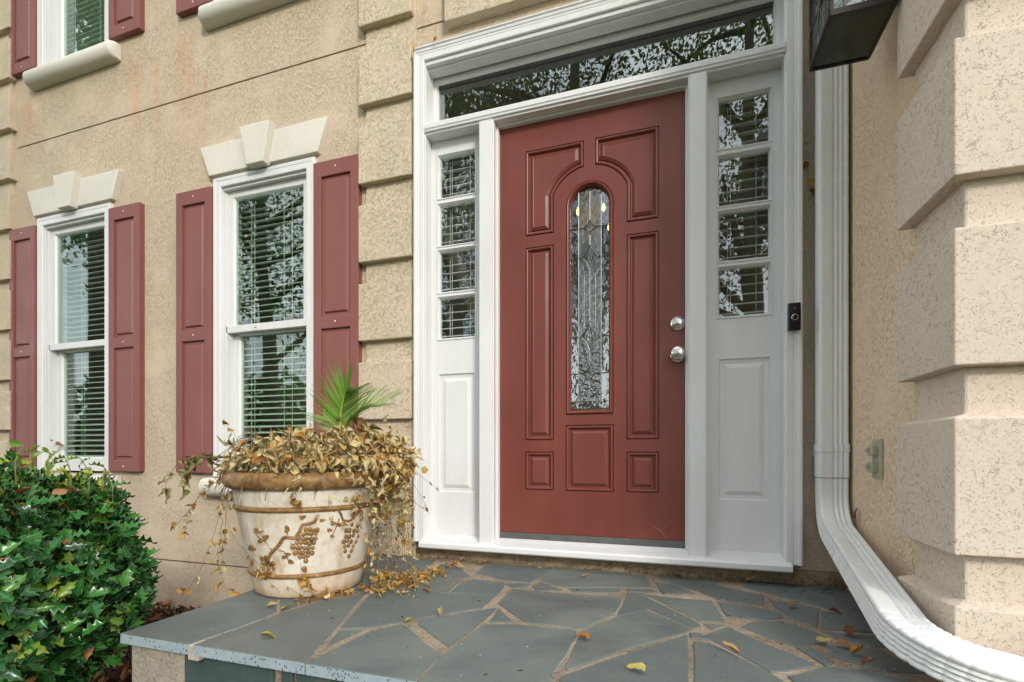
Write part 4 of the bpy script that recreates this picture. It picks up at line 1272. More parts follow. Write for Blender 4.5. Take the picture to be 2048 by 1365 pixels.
def holly_geom(r, L=0.058, Wd=0.0275):
    n = 7
    vs, ed = [], []
    curl, fold = r.uniform(0.05, 0.45), r.uniform(0.15, 0.6)
    tw = r.uniform(-0.3, 0.3)
    for i in range(n + 1):
        t_ = i / n
        base = math.sin(PI * min(1.0, t_ ** 0.85)) * 0.5 * Wd
        spine = 1.34 if i % 2 == 1 else 0.74
        if i in (0, n): base = 0.0008
        hw_ = max(base * spine, 0.0008)
        zc_ = -curl * L * t_ * t_
        up = (0.006 if i % 2 == 1 else -0.003) * r.uniform(0.5, 1.5)
        dx = 0.005 if i % 2 == 1 else -0.001
        a = tw * t_
        for sg in (1, 0, -1):
            y_ = sg * hw_
            z_ = (abs(y_) * fold + (up if sg else 0))
            vs.append((t_ * L + (dx if sg else 0), y_ * math.cos(a) - z_ * math.sin(a), zc_ + z_ * math.cos(a) + y_ * math.sin(a)))
            ed.append(0.0 if sg == 0 else 1.0)
    fs = []
    for i in range(n):
        k = i * 3
        fs += [(k, k + 3, k + 4, k + 1), (k + 1, k + 4, k + 5, k + 2)]
    return vs, fs, ed

def vine_geom(r, L=0.046, Wd=0.036, curl=1.0):
    prof = [(0, .10), (.08, .36), (.25, .50), (.45, .46), (.65, .32), (.85, .14), (1.0, .01)]
    vs, ed = [], []
    fold, cu, tw = r.uniform(0.5, 1.9) * curl, r.uniform(-0.9, 1.3) * curl, r.uniform(-1.4, 1.4) * curl
    for i, (t_, w_) in enumerate(prof):
        hw_ = w_ * Wd
        ang = cu * 1.6 * t_
        xx = L * (math.sin(ang) / 1.6 / cu if abs(cu) > 0.05 else t_)
        zz = -L * ((1 - math.cos(ang)) / 1.6 / cu if abs(cu) > 0.05 else 0)
        a = tw * t_
        for sg in (1, 0, -1):
            y_ = sg * hw_ * math.cos(min(1.4, abs(fold)))
            y_ *= r.uniform(0.75, 1.2); z_ = abs(sg) * hw_ * math.sin(min(1.4, fold)) + (r.uniform(-0.006, 0.006) * curl if sg else 0)
            vs.append((xx + r.uniform(-0.002, 0.002), y_ * math.cos(a) - z_ * math.sin(a), zz + z_ * math.cos(a) + y_ * math.sin(a)))
            ed.append(0.0 if sg == 0 else 1.0)
    fs = []
    for i in range(len(prof) - 1):
        k = i * 3
        fs += [(k, k + 3, k + 4, k + 1), (k + 1, k + 4, k + 5, k + 2)]
    return vs, fs, ed

def geom_mesh(name, g, mat):
    me = bpy.data.meshes.new(name)
    me.from_pydata(g[0], [], g[1])
    me.materials.append(mat)
    me.polygons.foreach_set('use_smooth', [True] * len(me.polygons))
    set_float(me, 'edge', g[2])
    set_float(me, 'rnd', [0.0] * len(g[0]))
    return me

def orient(p, dirv, nrm, scale=1.0):
    x = Vector(dirv).normalized()
    z = Vector(nrm)
    z = z - x * z.dot(x)
    if z.length < 1e-4: z = x.orthogonal()
    z.normalize()
    y = z.cross(x)
    m = Matrix((x, y, z)).transposed().to_4x4()
    return Matrix.Translation(p) @ m @ Matrix.Scale(scale, 4)

def leaf_object(name, me, mtx, parent):
    o = bpy.data.objects.new(name, me)
    COL.objects.link(o)
    if parent is not None:
        o.parent = parent
        o.matrix_local = Matrix.Translation(-wl(parent)) @ mtx
    else:
        o.matrix_world = mtx
    return o

def merged_leaves(name, items, mats, parent, origin=None):
    """items: (geom, matrix, material index); one mesh"""
    org = Vector(origin) if origin is not None else wl(parent)
    V, F, Ed, Rn, Mi = [], [], [], [], []
    k = 0
    for g, m, mi in items:
        A_ = np.array(g[0])
        mm = np.array(m)
        P_ = A_ @ mm[:3, :3].T + mm[:3, 3] - np.array(org)
        V.append(P_)
        F.extend([tuple(i + k for i in f) for f in g[1]])
        Ed.extend(g[2]); Rn.extend([rng.random()] * len(g[0])); Mi.extend([mi] * len(g[1]))
        k += len(g[0])
    me = bpy.data.meshes.new(name)
    me.from_pydata(np.vstack(V).tolist(), [], F)
    for m in mats: me.materials.append(m)
    me.polygons.foreach_set('material_index', Mi)
    me.polygons.foreach_set('use_smooth', [True] * len(F))
    set_float(me, 'edge', Ed); set_float(me, 'rnd', Rn)
    o = place(name, me, parent, org)
    o['kind'] = 'stuff'
    return o

def rvec(r):
    while True:
        v_ = Vector((r.uniform(-1, 1), r.uniform(-1, 1), r.uniform(-1, 1)))
        if 0.05 < v_.length < 1: return v_.normalized()

# ------------------------------------------------------------------ planter
PX, PY, PH = -1.415, 1.66, 0.477
pot = thing('planter_pot', (PX, PY, 0.0), 'large whitewashed clay planter with brown grapevine relief', 'planter')
BODY = [(0.0001, 0.004), (0.196, 0.004), (0.203, 0.010), (0.209, 0.040), (0.219, 0.085), (0.233, 0.16), (0.252, 0.26), (0.267, 0.335), (0.277, 0.385), (0.281, 0.415)]
MB().lathe(BODY, (PX, PY, 0), 'Z', 72, close=False).build('body', M['pot'], pot, smooth=True)
MB().lathe([(0.276, 0.410), (0.290, 0.409), (0.303, 0.416), (0.311, 0.430), (0.312, 0.446), (0.306, 0.463), (0.292, 0.472), (0.276, 0.469), (0.266, 0.455), (0.264, 0.40)], (PX, PY, 0), 'Z', 72, close=False).build('rim', M['terracotta'], pot, smooth=True)
def pot_r(z):
    for (r0, z0_), (r1, z1_) in zip(BODY[1:], BODY[2:]):
        if z0_ <= z <= z1_:
            return r0 + (r1 - r0) * (z - z0_) / max(z1_ - z0_, 1e-6)
    return 0.281 if z > 0.4 else 0.196
for zb_, rr in ((0.088, 0.0105), (0.338, 0.0115)):
    vs = []
    pr = [(pot_r(zb_) - 0.004 + rr * 1.1 * math.sin(a), zb_ + rr * math.cos(a)) for a in [PI * k / 7 for k in range(8)]]
    MB().lathe(pr, (PX, PY, 0), 'Z', 72, close=False).build('band', M['terracotta'], pot, smooth=True)
MB().lathe([(0.0001, 0.43), (0.12, 0.432), (0.266, 0.425)], (PX, PY, 0), 'Z', 32, close=False).build('soil', M['soil'], pot)
def pot_hit(u, v, off=0.0):
    d = Vector(ray(u, v)); o = Vector((0, 0, CZ))
    t_ = 1.0
    while t_ < 3.0:
        p = o + d * t_
        if math.hypot(p.x - PX, p.y - PY) <= pot_r(p.z) + off:
            return p
        t_ += 0.002
    return None
def on_pot(x, y, off=0.0):
    return pot_hit(440 + x / 5.459, 960 + y / 5.459, off)
def pot_n(p):
    return Vector((p.x - PX, p.y - PY, -0.05)).normalized()
def relief_vine(pts, r0, r1):
    P_ = [on_pot(*p) for p in pts]
    P_ = [p for p in P_ if p is not None]
    if len(P_) < 2: return
    fine = []
    for a, b in zip(P_[:-1], P_[1:]):
        for k in range(3):
            fine.append(a.lerp(b, k / 3))
    fine.append(P_[-1])
    fine = [p + pot_n(p) * (pot_r(p.z) - math.hypot(p.x - PX, p.y - PY)) for p in fine]
    MB().tube(fine, [r0 + (r1 - r0) * k / (len(fine) - 1) for k in range(len(fine))], 7).build('vine_relief', M['terracotta'], pot, smooth=True)
relief_vine([(500, 930), (530, 860), (560, 800), (640, 720), (690, 640), (720, 625), (820, 635), (870, 560), (900, 490), (960, 480), (1030, 460), (1075, 380)], 0.0072, 0.0060)
relief_vine([(1270, 290), (1320, 380), (1340, 440), (1400, 450), (1460, 420), (1520, 320), (1565, 240)], 0.005, 0.004)
relief_vine([(640, 770), (700, 780), (730, 840), (760, 900)], 0.0024, 0.002)
relief_vine([(1300, 420), (1270, 510), (1225, 610)], 0.0026, 0.002)
relief_vine([(570, 770), (520, 690), (440, 640), (400, 600)], 0.0026, 0.002)
relief_vine([(740, 600), (735, 560)], 0.0026, 0.002)
relief_vine([(400, 840), (350, 760), (330, 700)], 0.0026, 0.002)
for a in (1100, 1150, 1210):
    relief_vine([(a, 290), (a + 20, 320), (a + 40, 345)], 0.004, 0.004)
bmg = bmesh.new()
bmesh.ops.create_uvsphere(bmg, u_segments=10, v_segments=6, radius=1.0)
grape_me = bpy.data.meshes.new('grape'); bmg.to_mesh(grape_me); bmg.free()
grape_me.materials.append(M['terracotta'])
grape_me.polygons.foreach_set('use_smooth', [True] * len(grape_me.polygons))
def cluster(rows):
    first = None
    for (y_, xa, xb) in rows:
        n = max(1, round((xb - xa) / 44) + 1)
        for k in range(n):
            x_ = xa + (xb - xa) * (k / (n - 1) if n > 1 else 0.5) + rng.uniform(-6, 6)
            p = on_pot(x_, y_ + rng.uniform(-8, 8))
            if p is None: continue
            if first is None:
                first = thing('grape_cluster', tuple(p)); first.parent = pot; first.location = p - wl(pot)
            s_ = rng.uniform(0.0082, 0.0100)
            nn = pot_n(p)
            m = orient(p - nn * 0.001, Vector((0, 0, 1)), nn) @ Matrix.Diagonal((s_ * 1.1, s_, s_ * 0.85, 1))
            leaf_object('grape', grape_me, m, first)
cluster([(545, 940, 1060), (590, 870, 1045), (640, 850, 1040), (690, 800, 1030), (740, 795, 1015), (790, 820, 1000), (835, 870, 965), (880, 935, 945), (960, 915, 925), (990, 915, 930)])
cluster([(490, 1440, 1500), (550, 1375, 1500), (610, 1370, 1500), (665, 1345, 1480), (720, 1355, 1450), (770, 1370, 1430), (825, 1395, 1415)])
cluster([(850, 450, 505), (910, 465, 590), (960, 480, 590), (1010, 490, 580), (1065, 500, 545)])
def relief_leaf(x_, y_, w_, h_, rot):
    n = 14
    pts = []
    for k in range(n):
        a = 2 * PI * k / n
        rad = 1.0 + 0.16 * math.cos(3 * a) - (0.22 if k == n // 2 else 0)
        px_, py_ = math.cos(a) * w_ * rad, math.sin(a) * h_ * rad
        pts.append(on_pot(x_ + px_ * math.cos(rot) - py_ * math.sin(rot), y_ + px_ * math.sin(rot) + py_ * math.cos(rot)))
    c_ = on_pot(x_, y_)
    if c_ is None or any(p is None for p in pts): return
    mid_ = [c_.lerp(p, 0.7) + pot_n(p) * 0.005 for p in pts]
    vs = [c_ + pot_n(c_) * 0.0035] + mid_ + [p - pot_n(p) * 0.002 for p in pts]
    fs = [(0, 1 + k, 1 + (k + 1) % n) for k in range(n)] + [(1 + k, 1 + n + k, 1 + n + (k + 1) % n, 1 + (k + 1) % n) for k in range(n)]
    MB().add(vs, fs).build('relief_leaf', M['terracotta'], pot, smooth=True)
for a in ((415, 555, 62, 34, 0.1), (500, 630, 42, 34, -0.6), (440, 670, 30, 22, 0.3), (730, 540, 34, 48, 0.05), (350, 745, 52, 36, 0.4), (740, 815, 42, 24, -0.2), (700, 845, 34, 22, 0.1), (775, 895, 40, 28, 0.4),
          (1235, 475, 42, 28, 0.05), (1300, 490, 24, 24, 0), (1195, 550, 36, 24, -0.1), (1220, 615, 30, 20, 0.2), (900, 410, 44, 28, -0.3), (1115, 440, 38, 20, -0.2), (1465, 380, 24, 34, 0.2), (1545, 420, 16, 34, 0.2), (565, 925, 34, 26, 0), (470, 860, 40, 26, 0.2)):
    relief_leaf(*a)

# ------------------------------------------------------------------ dried vine in the planter
RV = random.Random(21)
vine = thing('dried_vine', (PX, PY, 0.43), 'withered trailing vine with curled tan leaves spilling from the planter', 'plant')
VG = [vine_geom(random.Random(300 + k), 0.050 * (0.85 + 0.05 * k), 0.041 * (1.15 - 0.05 * k), 0.8 + 0.06 * k) for k in range(9)]
V_tan = [geom_mesh('leaf', g, M['ivy']) for g in VG]
V_olv = [geom_mesh('leaf', g, M['ivy_olive']) for g in VG]
V_org = [geom_mesh('leaf', g, M['ivy_orange']) for g in VG]
VM = (V_tan, V_olv, V_org)
cand = []                         # (priority, variant, palette, matrix)
def add_leaf(p, d, nrm, size, pal, pr):
    cand.append((pr, RV.randrange(9), pal, orient(p, d, nrm, size)))
# mound of leaves above the rim
camp = Vector((0, 0, CZ))
for i in range(900):
    a = RV.uniform(0, 2 * PI)
    q_ = math.sqrt(RV.random())
    rx = 0.310 * q_
    x_, y_ = PX + rx * math.cos(a), PY + rx * math.sin(a)
    right = ((x_ - PX) * 0.76 + (y_ - PY) * 0.65) / 0.285
    hmax = (0.155 + 0.08 * max(0, right + 0.35) + 0.035 * math.sin(3 * a)) * (1 - 0.55 * q_ ** 3)
    z_ = 0.455 + hmax * (RV.random() ** 0.55)
    p = Vector((x_, y_, z_))
    out = Vector((math.cos(a), math.sin(a), 0.0))
    d = (out * RV.uniform(0.1, 0.9) + rvec(RV) * 0.8 + Vector((0, 0, -0.55)))
    tocam = (camp - p).normalized()
    add_leaf(p, d, rvec(RV) * 0.7 + tocam * 0.7, RV.uniform(0.6, 1.15), 0 if RV.random() < 0.82 else (1 if RV.random() < 0.6 else 2), (p - Vector((PX, PY, 0.4))).dot(tocam) + 0.4 * (z_ - 0.45))
# thick drape over the right and front-right of the rim
for i in range(680):
    a = RV.gauss(0.40, 0.42)
    out = Vector((math.cos(a), math.sin(a), 0))
    dr = RV.random() ** 1.3
    rad = 0.285 + 0.095 * math.sin(PI * min(1, dr * 1.25)) + RV.uniform(-0.03, 0.035)
    z_ = 0.535 - 0.26 * dr + 0.06 * math.sin(PI * dr)
    p = Vector((PX, PY, z_)) + out * rad
    d = Vector((0, 0, -1)) + out * RV.uniform(-0.2, 0.7) + rvec(RV) * 0.6
    tocam = (camp - p).normalized()
    add_leaf(p, d, out * 0.7 + rvec(RV) * 0.8, RV.uniform(0.55, 1.05) * (1 - 0.35 * dr), 0 if RV.random() < 0.85 else 2, (p - Vector((PX, PY, 0.4))).dot(tocam) + 0.05)
for i in range(260):
    c_ = atF(768, 905, 2.05)
    p = c_ + Vector((RV.gauss(0, 0.055), RV.gauss(0, 0.055), RV.gauss(-0.01, 0.055)))
    tocam = (camp - p).normalized()
    add_leaf(p, Vector((0.4, 0.3, -0.8)) + rvec(RV) * 0.8, rvec(RV) * 0.8 + tocam * 0.6, RV.uniform(0.6, 1.1), 0 if RV.random() < 0.88 else 2, (p - Vector((PX, PY, 0.4))).dot(tocam) + 0.2)
def stem_path(pts, jit=0.006, sub=5):
    P_ = [Vector(p) for p in pts]
    out = []
    n = len(P_)
    for i in range(n - 1):
        p0, p1, p2, p3 = P_[max(i - 1, 0)], P_[i], P_[i + 1], P_[min(i + 2, n - 1)]
        for k in range(sub):
            t_ = k / sub
            q_ = 0.5 * ((2 * p1) + (p2 - p0) * t_ + (2 * p0 - 5 * p1 + 4 * p2 - p3) * t_ * t_ + (3 * p1 - p0 - 3 * p2 + p3) * t_ ** 3)
            out.append(q_ + (rvec(RV) * jit * RV.random() if (i or k) else Vector()))
    out.append(P_[-1])
    return out
def trail(pts, nleaf, size, pal, r=0.0014, span=(0.15, 1.0), jit=0.006, pr=0.3, cl=0.012):
    pa = stem_path(pts, jit)
    MB().tube(pa, [r * (1 - 0.45 * k / len(pa)) for k in range(len(pa))], 4).build('stem', M['stem'], vine)
    for i in range(nleaf):
        t_ = RV.uniform(*span)
        f_ = t_ * (len(pa) - 1)
        k = min(int(f_), len(pa) - 2)
        p = pa[k].lerp(pa[k + 1], f_ - k)
        d = (pa[k + 1] - pa[k]).normalized() * 0.4 + rvec(RV) + Vector((0, 0, -0.5))
        pl_ = pal if isinstance(pal, int) else RV.choice(pal)
        add_leaf(p + rvec(RV) * cl, d, rvec(RV) + (camp - p).normalized() * 0.5, size * RV.uniform(0.65, 1.15), pl_, pr + RV.uniform(0, 0.2))
A_ = lambda u, v, F: atF(u, v, F)
# olive arching trail on the left
trail([A_(470, 935, 2.02), A_(425, 917, 2.00), A_(390, 918, 1.98), A_(372, 945, 1.97), A_(366, 990, 1.97)], 26, 1.15, 1, 0.0022, (0.1, 1.0), 0.004, 0.5, 0.016)
trail([A_(440, 925, 1.98), A_(400, 912, 1.96), A_(360, 925, 1.95), A_(338, 955, 1.95), A_(330, 980, 1.95)], 9, 1.0, 1, 0.0018, (0.3, 1.0), 0.003, 0.5, 0.010)
trail([A_(485, 905, 2.0), A_(470, 870, 1.98), A_(447, 850, 1.98)], 3, 0.8, 2, 0.0013, (0.4, 1.0), 0.003, 0.5, 0.006)
trail([A_(480, 915, 2.0), A_(455, 890, 1.98), A_(448, 880, 1.98)], 3, 0.9, 1, 0.0013, (0.3, 1.0), 0.003, 0.5, 0.010)
for P_ in ([(452, 950, 1.93), (420, 975, 1.91), (385, 1010, 1.90), (345, 1060, 1.90)], [(455, 950, 1.92), (440, 1010, 1.90), (443, 1052, 1.89), (436, 1120, 1.88), (455, 1190, 1.87), (468, 1205, 1.86)],
           [(450, 955, 1.92), (405, 985, 1.90), (380, 1030, 1.90), (368, 1080, 1.90)], [(455, 955, 1.92), (430, 1060, 1.89), (395, 1150, 1.88), (335, 1225, 1.9)],
           [(465, 950, 1.90), (450, 1030, 1.86), (500, 1120, 1.82), (560, 1185, 1.78)], [(460, 960, 1.9), (446, 1090, 1.86), (440, 1150, 1.86)]):
    trail([A_(*p) for p in P_], 12, 0.62, (2, 2, 2, 0), 0.0013, (0.15, 0.95), 0.006, 0.45, 0.010)
# strings down the front of the pot
for P_ in ([(592, 950, 1.735), (588, 1000, 1.755), (592, 1080, 1.785), (612, 1170, 1.80), (650, 1194, 1.80)], [(585, 950, 1.735), (560, 1040, 1.77), (525, 1120, 1.80), (515, 1150, 1.82)],
           [(640, 950, 1.75), (615, 1060, 1.79), (610, 1160, 1.81)], [(500, 950, 1.78), (480, 1020, 1.80), (510, 1120, 1.81), (600, 1190, 1.80)], [(700, 950, 1.85), (715, 1000, 1.87), (722, 1060, 1.89)]):
    trail([A_(*p) for p in P_], 8, 0.58, (2, 2, 0), 0.0012, (0.05, 0.98), 0.003, 0.6, 0.006)
for (u, v) in ((590, 962), (592, 978), (589, 992), (598, 1006), (586, 1010), (612, 1165), (620, 1172), (607, 1158), (532, 1208 - 60)):
    p = A_(u, v, 1.735 if v < 1100 else 1.78)
    for k in range(3):
        add_leaf(p + rvec(RV) * 0.006, rvec(RV), rvec(RV) + Vector((0.5, -0.5, 0)), 0.55, 2, 0.9)
# many thin strings down the right side to the floor
for i in range(20):
    u0 = RV.uniform(735, 828)
    F0 = 1.95 + RV.uniform(-0.05, 0.22)
    top_ = A_(u0, RV.uniform(930, 985), F0)
    drop = RV.random()
    zend = 0.006 if drop < 0.6 else RV.uniform(0.08, 0.28)
    b_ = Vector((top_.x + RV.uniform(-0.03, 0.06), top_.y + RV.uniform(-0.05, 0.03), zend))
    m1 = top_.lerp(b_, 0.4) + Vector((RV.uniform(-0.02, 0.02), RV.uniform(-0.02, 0.02), 0))
    pts = [top_, m1, b_]
    if drop < 0.6:
        pts += [b_ + Vector((RV.uniform(0.02, 0.16), RV.uniform(-0.08, 0.10), 0.004))]
    trail(pts, 20, 0.52, (0, 0, 1, 2), 0.0012, (0.15, 1.0), 0.004, 0.35, 0.007)
for P_ in ([(815, 950, 2.02), (838, 985, 2.02), (862, 1030, 2.02)], [(818, 925, 2.02), (850, 960, 2.03), (875, 975, 2.03)], [(800, 975, 2.0), (835, 1010, 2.02), (855, 1022, 2.02)]):
    trail([A_(*p) for p in P_], 3, 0.35, 2, 0.0010, (0.5, 1.0), 0.004, 0.4, 0.004)
# runners across the flags with orange leaves
def floor_pt(u, v, z=0.008):
    x_, y_ = onZ(u, v, z)
    return Vector((x_, y_, z))
for P_, n_ in (([(640, 1195), (700, 1186), (760, 1178), (820, 1168), (880, 1150), (925, 1122)], 46), ([(760, 1150), (800, 1160), (850, 1150), (905, 1128)], 46), ([(590, 1204), (640, 1197), (700, 1180), (770, 1172)], 26), ([(740, 1170), (790, 1172), (835, 1160), (870, 1140)], 40)):
    trail([floor_pt(*p) for p in P_], n_, 0.62, (2, 2, 2, 0), 0.0012, (0.0, 1.0), 0.006, 0.75, 0.022)
# lift floor leaves out of the stone
fixed = []
for pr, vi, pal, m in cand:
    z_ = m.translation.z
    if z_ < 0.012:
        m = Matrix.Translation(Vector((0, 0, 0.012 - z_))) @ m
    fixed.append((pr, vi, pal, m))
def in_view(m):
    u, v, F = project(m.translation)
    return -20 < u < 2068 and -20 < v < 1385
fixed.sort(key=lambda c: -(c[0] + (0 if in_view(c[3]) else -9)))
for pr, vi, pal, m in fixed[:300]:
    leaf_object('leaf', VM[pal][vi], m, vine)
merged_leaves('leaf_mass', [(VG[vi], m, pal) for pr, vi, pal, m in fixed[300:]], [M['ivy'], M['ivy_olive'], M['ivy_orange']], vine)
# inner tangle of stems
for i in range(60):
    a = RV.uniform(0, 2 * PI)
    p0 = Vector((PX + 0.1 * math.cos(a), PY + 0.1 * math.sin(a), 0.435))
    p1 = Vector((PX + 0.22 * math.cos(a + 0.3), PY + 0.22 * math.sin(a + 0.3), 0.53 + RV.uniform(0, 0.11)))
    p2 = Vector((PX + 0.335 * math.cos(a + 0.5), PY + 0.335 * math.sin(a + 0.5), 0.46 + RV.uniform(-0.09, 0.08)))
    MB().tube(stem_path([p0, p1, p2], 0.006, 4), 0.0017, 4).build('stem', M['stem'], vine)

# ------------------------------------------------------------------ young palm in the planter
palm = thing('palm', tuple(A_(684, 868, 2.02)), 'small green sago palm rising out of the withered vine', 'plant')
lf = bpy.data.meshes.new('leaflet')
nst = 4
vs, fs, ed = [], [], []
for i in range(nst + 1):
    t_ = i / nst
    hw_ = 0.021 * (0.55 + 0.45 * math.sin(PI * min(1, t_ + 0.25))) * (1 - t_ ** 3) + 0.0015
    for sg in (1, 0, -1):
        vs.append((t_, sg * hw_, -0.10 * t_ * t_ + (0.012 if sg else 0))); ed.append(0.5)
for i in range(nst):
    k = i * 3
    fs += [(k, k + 3, k + 4, k + 1), (k + 1, k + 4, k + 5, k + 2)]
lf.from_pydata(vs, [], fs); lf.materials.append(M['palm'])
set_float(lf, 'edge', ed); set_float(lf, 'rnd', [0.0] * len(vs))
def frond(pts, n_, L, nrm, t0=0.12, spread=0.9):
    pa = stem_path(pts, 0.0, 6)
    r_ = MB().tube(pa, [0.0042 * (1 - 0.75 * k / len(pa)) for k in range(len(pa))], 6).build('frond', M['rachis'], palm, smooth=True)
    nrm = Vector(nrm).normalized()
    for i in range(n_):
        t_ = t0 + (1 - t0) * (i + 0.5) / n_
        f_ = t_ * (len(pa) - 1); k = min(int(f_), len(pa) - 2)
        p = pa[k].lerp(pa[k + 1], f_ - k)
        d = (pa[k + 1] - pa[k]).normalized()
        side = d.cross(nrm).normalized()
        ll = L * (0.55 + 0.45 * math.sin(PI * min(1, 0.22 + t_ * 0.75))) * RV.uniform(0.9, 1.08)
        for sg in (-1, 1):
            dd = d * (0.55 + 0.75 * t_) + side * sg * spread + nrm * 0.30 + rvec(RV) * 0.06
            leaf_object('leaflet', lf, orient(p, dd, nrm + rvec(RV) * 0.12, ll), r_)
frond([A_(680, 872, 2.02), A_(682, 825, 2.00), A_(690, 790, 1.97), A_(698, 772, 1.93)], 28, 0.165, (0.35, -0.8, 0.4), 0.10, 0.85)
frond([A_(685, 872, 2.02), A_(702, 842, 2.00), A_(728, 820, 1.98), A_(768, 808, 1.96)], 30, 0.150, (-0.1, -0.55, 0.85), 0.06, 0.85)
frond([A_(680, 875, 2.03), A_(664, 850, 2.06), A_(648, 835, 2.09)], 18, 0.12, (0.1, -0.6, 0.8), 0.1, 0.8)

# ------------------------------------------------------------------ holly bush
RH = random.Random(44)
BC = Vector((-2.29, 0.98, 0.02)); BR = Vector((0.575, 0.41, 0.455))
bush = thing('holly_bush', (BC.x, BC.y, GZ), 'glossy dark green holly bush at the left of the porch', 'bush')
HG = [holly_geom(random.Random(500 + k)) for k in range(10)]
DG = [vine_geom(random.Random(600 + k), 0.06, 0.045, 0.8) for k in range(5)]
HM = [geom_mesh('leaf', g, M['holly']) for g in HG]
HN = [geom_mesh('leaf', g, M['new_holly']) for g in HG]
HD = [geom_mesh('leaf', g, M['dead']) for g in DG]
allh = []
N = 11000
for i in range(N):
    d = rvec(RH)
    rad = 1.03 - 0.26 * RH.random() ** 1.5
    lump = 1 + 0.05 * math.sin(7 * d.x + 2) * math.sin(6 * d.z + 1) + 0.045 * math.sin(11 * d.y + 5 * d.x)
    # flatten the top a little and keep the flanks full (clipped shrub)
    e = Vector((abs(d.x) ** 0.8 * (1 if d.x > 0 else -1), abs(d.y) ** 0.8 * (1 if d.y > 0 else -1), abs(d.z) ** 0.72 * (1 if d.z > 0 else -1)))
    tp_ = 1.0 if e.z > -0.1 else 1.0 + 0.62 * (e.z + 0.1)
    p = BC + Vector((e.x * BR.x * tp_, e.y * BR.y * tp_, e.z * BR.z)) * rad * lump
    if p.z < GZ + 0.01 or p.y > YW - 0.06: continue
    nrm = Vector((d.x / BR.x, d.y / BR.y, d.z / BR.z)).normalized()
    dd = nrm * RH.uniform(0.15, 0.9) + rvec(RH) * 0.9 + Vector((0, 0, -0.1))
    nn = nrm * 0.9 + rvec(RH) * 0.55 + Vector((0, 0, 0.35))
    tocam = (camp - p).normalized()
    sz = RH.uniform(0.72, 1.2)
    m = orient(p, dd, nn, sz)
    u, v, F = project(p)
    vis = 1.0 if (-30 < u < 340 and 880 < v < 1390) else 0.0
    score = vis * 2 + (rad - 0.75) * 3 + 0.7 * nrm.dot(tocam)
    kind = 0
    if p.z > 0.40 and RH.random() < 0.10: kind = 1
    if RH.random() < 0.004: kind = 1
    if (p.z > 0.32 and RH.random() < 0.07) or RH.random() < 0.014: kind = 2; sz *= 0.75; m = orient(p, dd, nn, sz)
    allh.append((score, kind, RH.randrange(10), m))
# light shoots along the top
for (u, v, F, h_) in ((225, 975, 1.72, 0.05), (180, 945, 1.70, 0.05), (30, 922, 1.6, 0.05), (95, 930, 1.66, 0.04), (205, 965, 1.70, 0.05), (140, 940, 1.68, 0.04), (60, 925, 1.62, 0.04)):
    p = A_(u, v, F)
    tip = p + Vector((RH.uniform(-0.02, 0.03), RH.uniform(-0.03, 0.02), h_))
    base = p + Vector((RH.uniform(-0.05, 0.0), 0.02, -0.16))
    MB().tube([base, p, tip], [0.0028, 0.002, 0.0012], 5).build('shoot', M['green_stem'], bush)
    for k in range(7):
        q_ = base.lerp(tip, 0.35 + 0.65 * k / 6)
        allh.append((5.0, 1, RH.randrange(10), orient(q_, rvec(RH) + Vector((0, 0, 0.7)), rvec(RH) + Vector((0, -0.5, 0.5)), RH.uniform(0.5, 0.8))))
# single young clusters low on the face of the bush
for (u, v, F) in ((105, 1180, 1.46), (118, 1195, 1.46), (230, 1228, 1.60), (292, 1105, 1.72), (265, 1135, 1.68), (50, 1290, 1.40), (135, 1015, 1.54)):
    F = 0.9
    while F < 2.6:                      # first point of the bush surface along this line
        p = A_(u, v, F)
        q_ = p - BC
        if (q_.x / BR.x) ** 2 + (q_.y / BR.y) ** 2 + (q_.z / BR.z) ** 2 < 1.06:
            break
        F += 0.01
    else:
        continue
    for k in range(4):
        allh.append((4.5, 1, RH.randrange(10), orient(p + rvec(RH) * 0.012, rvec(RH), (camp - p).normalized() + rvec(RH) * 0.7, RH.uniform(0.75, 1.05))))
allh.sort(key=lambda c: -c[0])
for s_, kd, vi, m in allh[:300]:
    leaf_object('leaf', (HM, HN)[kd][vi] if kd < 2 else HD[vi % 5], m, bush)
merged_leaves('leaf_mass', [((HG[vi] if kd < 2 else DG[vi % 5]), m, kd) for s_, kd, vi, m in allh[300:]], [M['holly'], M['new_holly'], M['dead']], bush)
for i in range(40):
    d = rvec(RH); d.z = abs(d.z) * 0.8
    b0 = Vector((BC.x + RH.uniform(-0.15, 0.15), BC.y + RH.uniform(-0.12, 0.12), GZ))
    e_ = BC + Vector((d.x * BR.x, d.y * BR.y, d.z * BR.z)) * 0.9
    MB().tube(stem_path([b0, b0.lerp(e_, 0.5) + Vector((0, 0, 0.08)), e_], 0.012, 4), 0.005, 5).build('branch', M['bark'], bush)

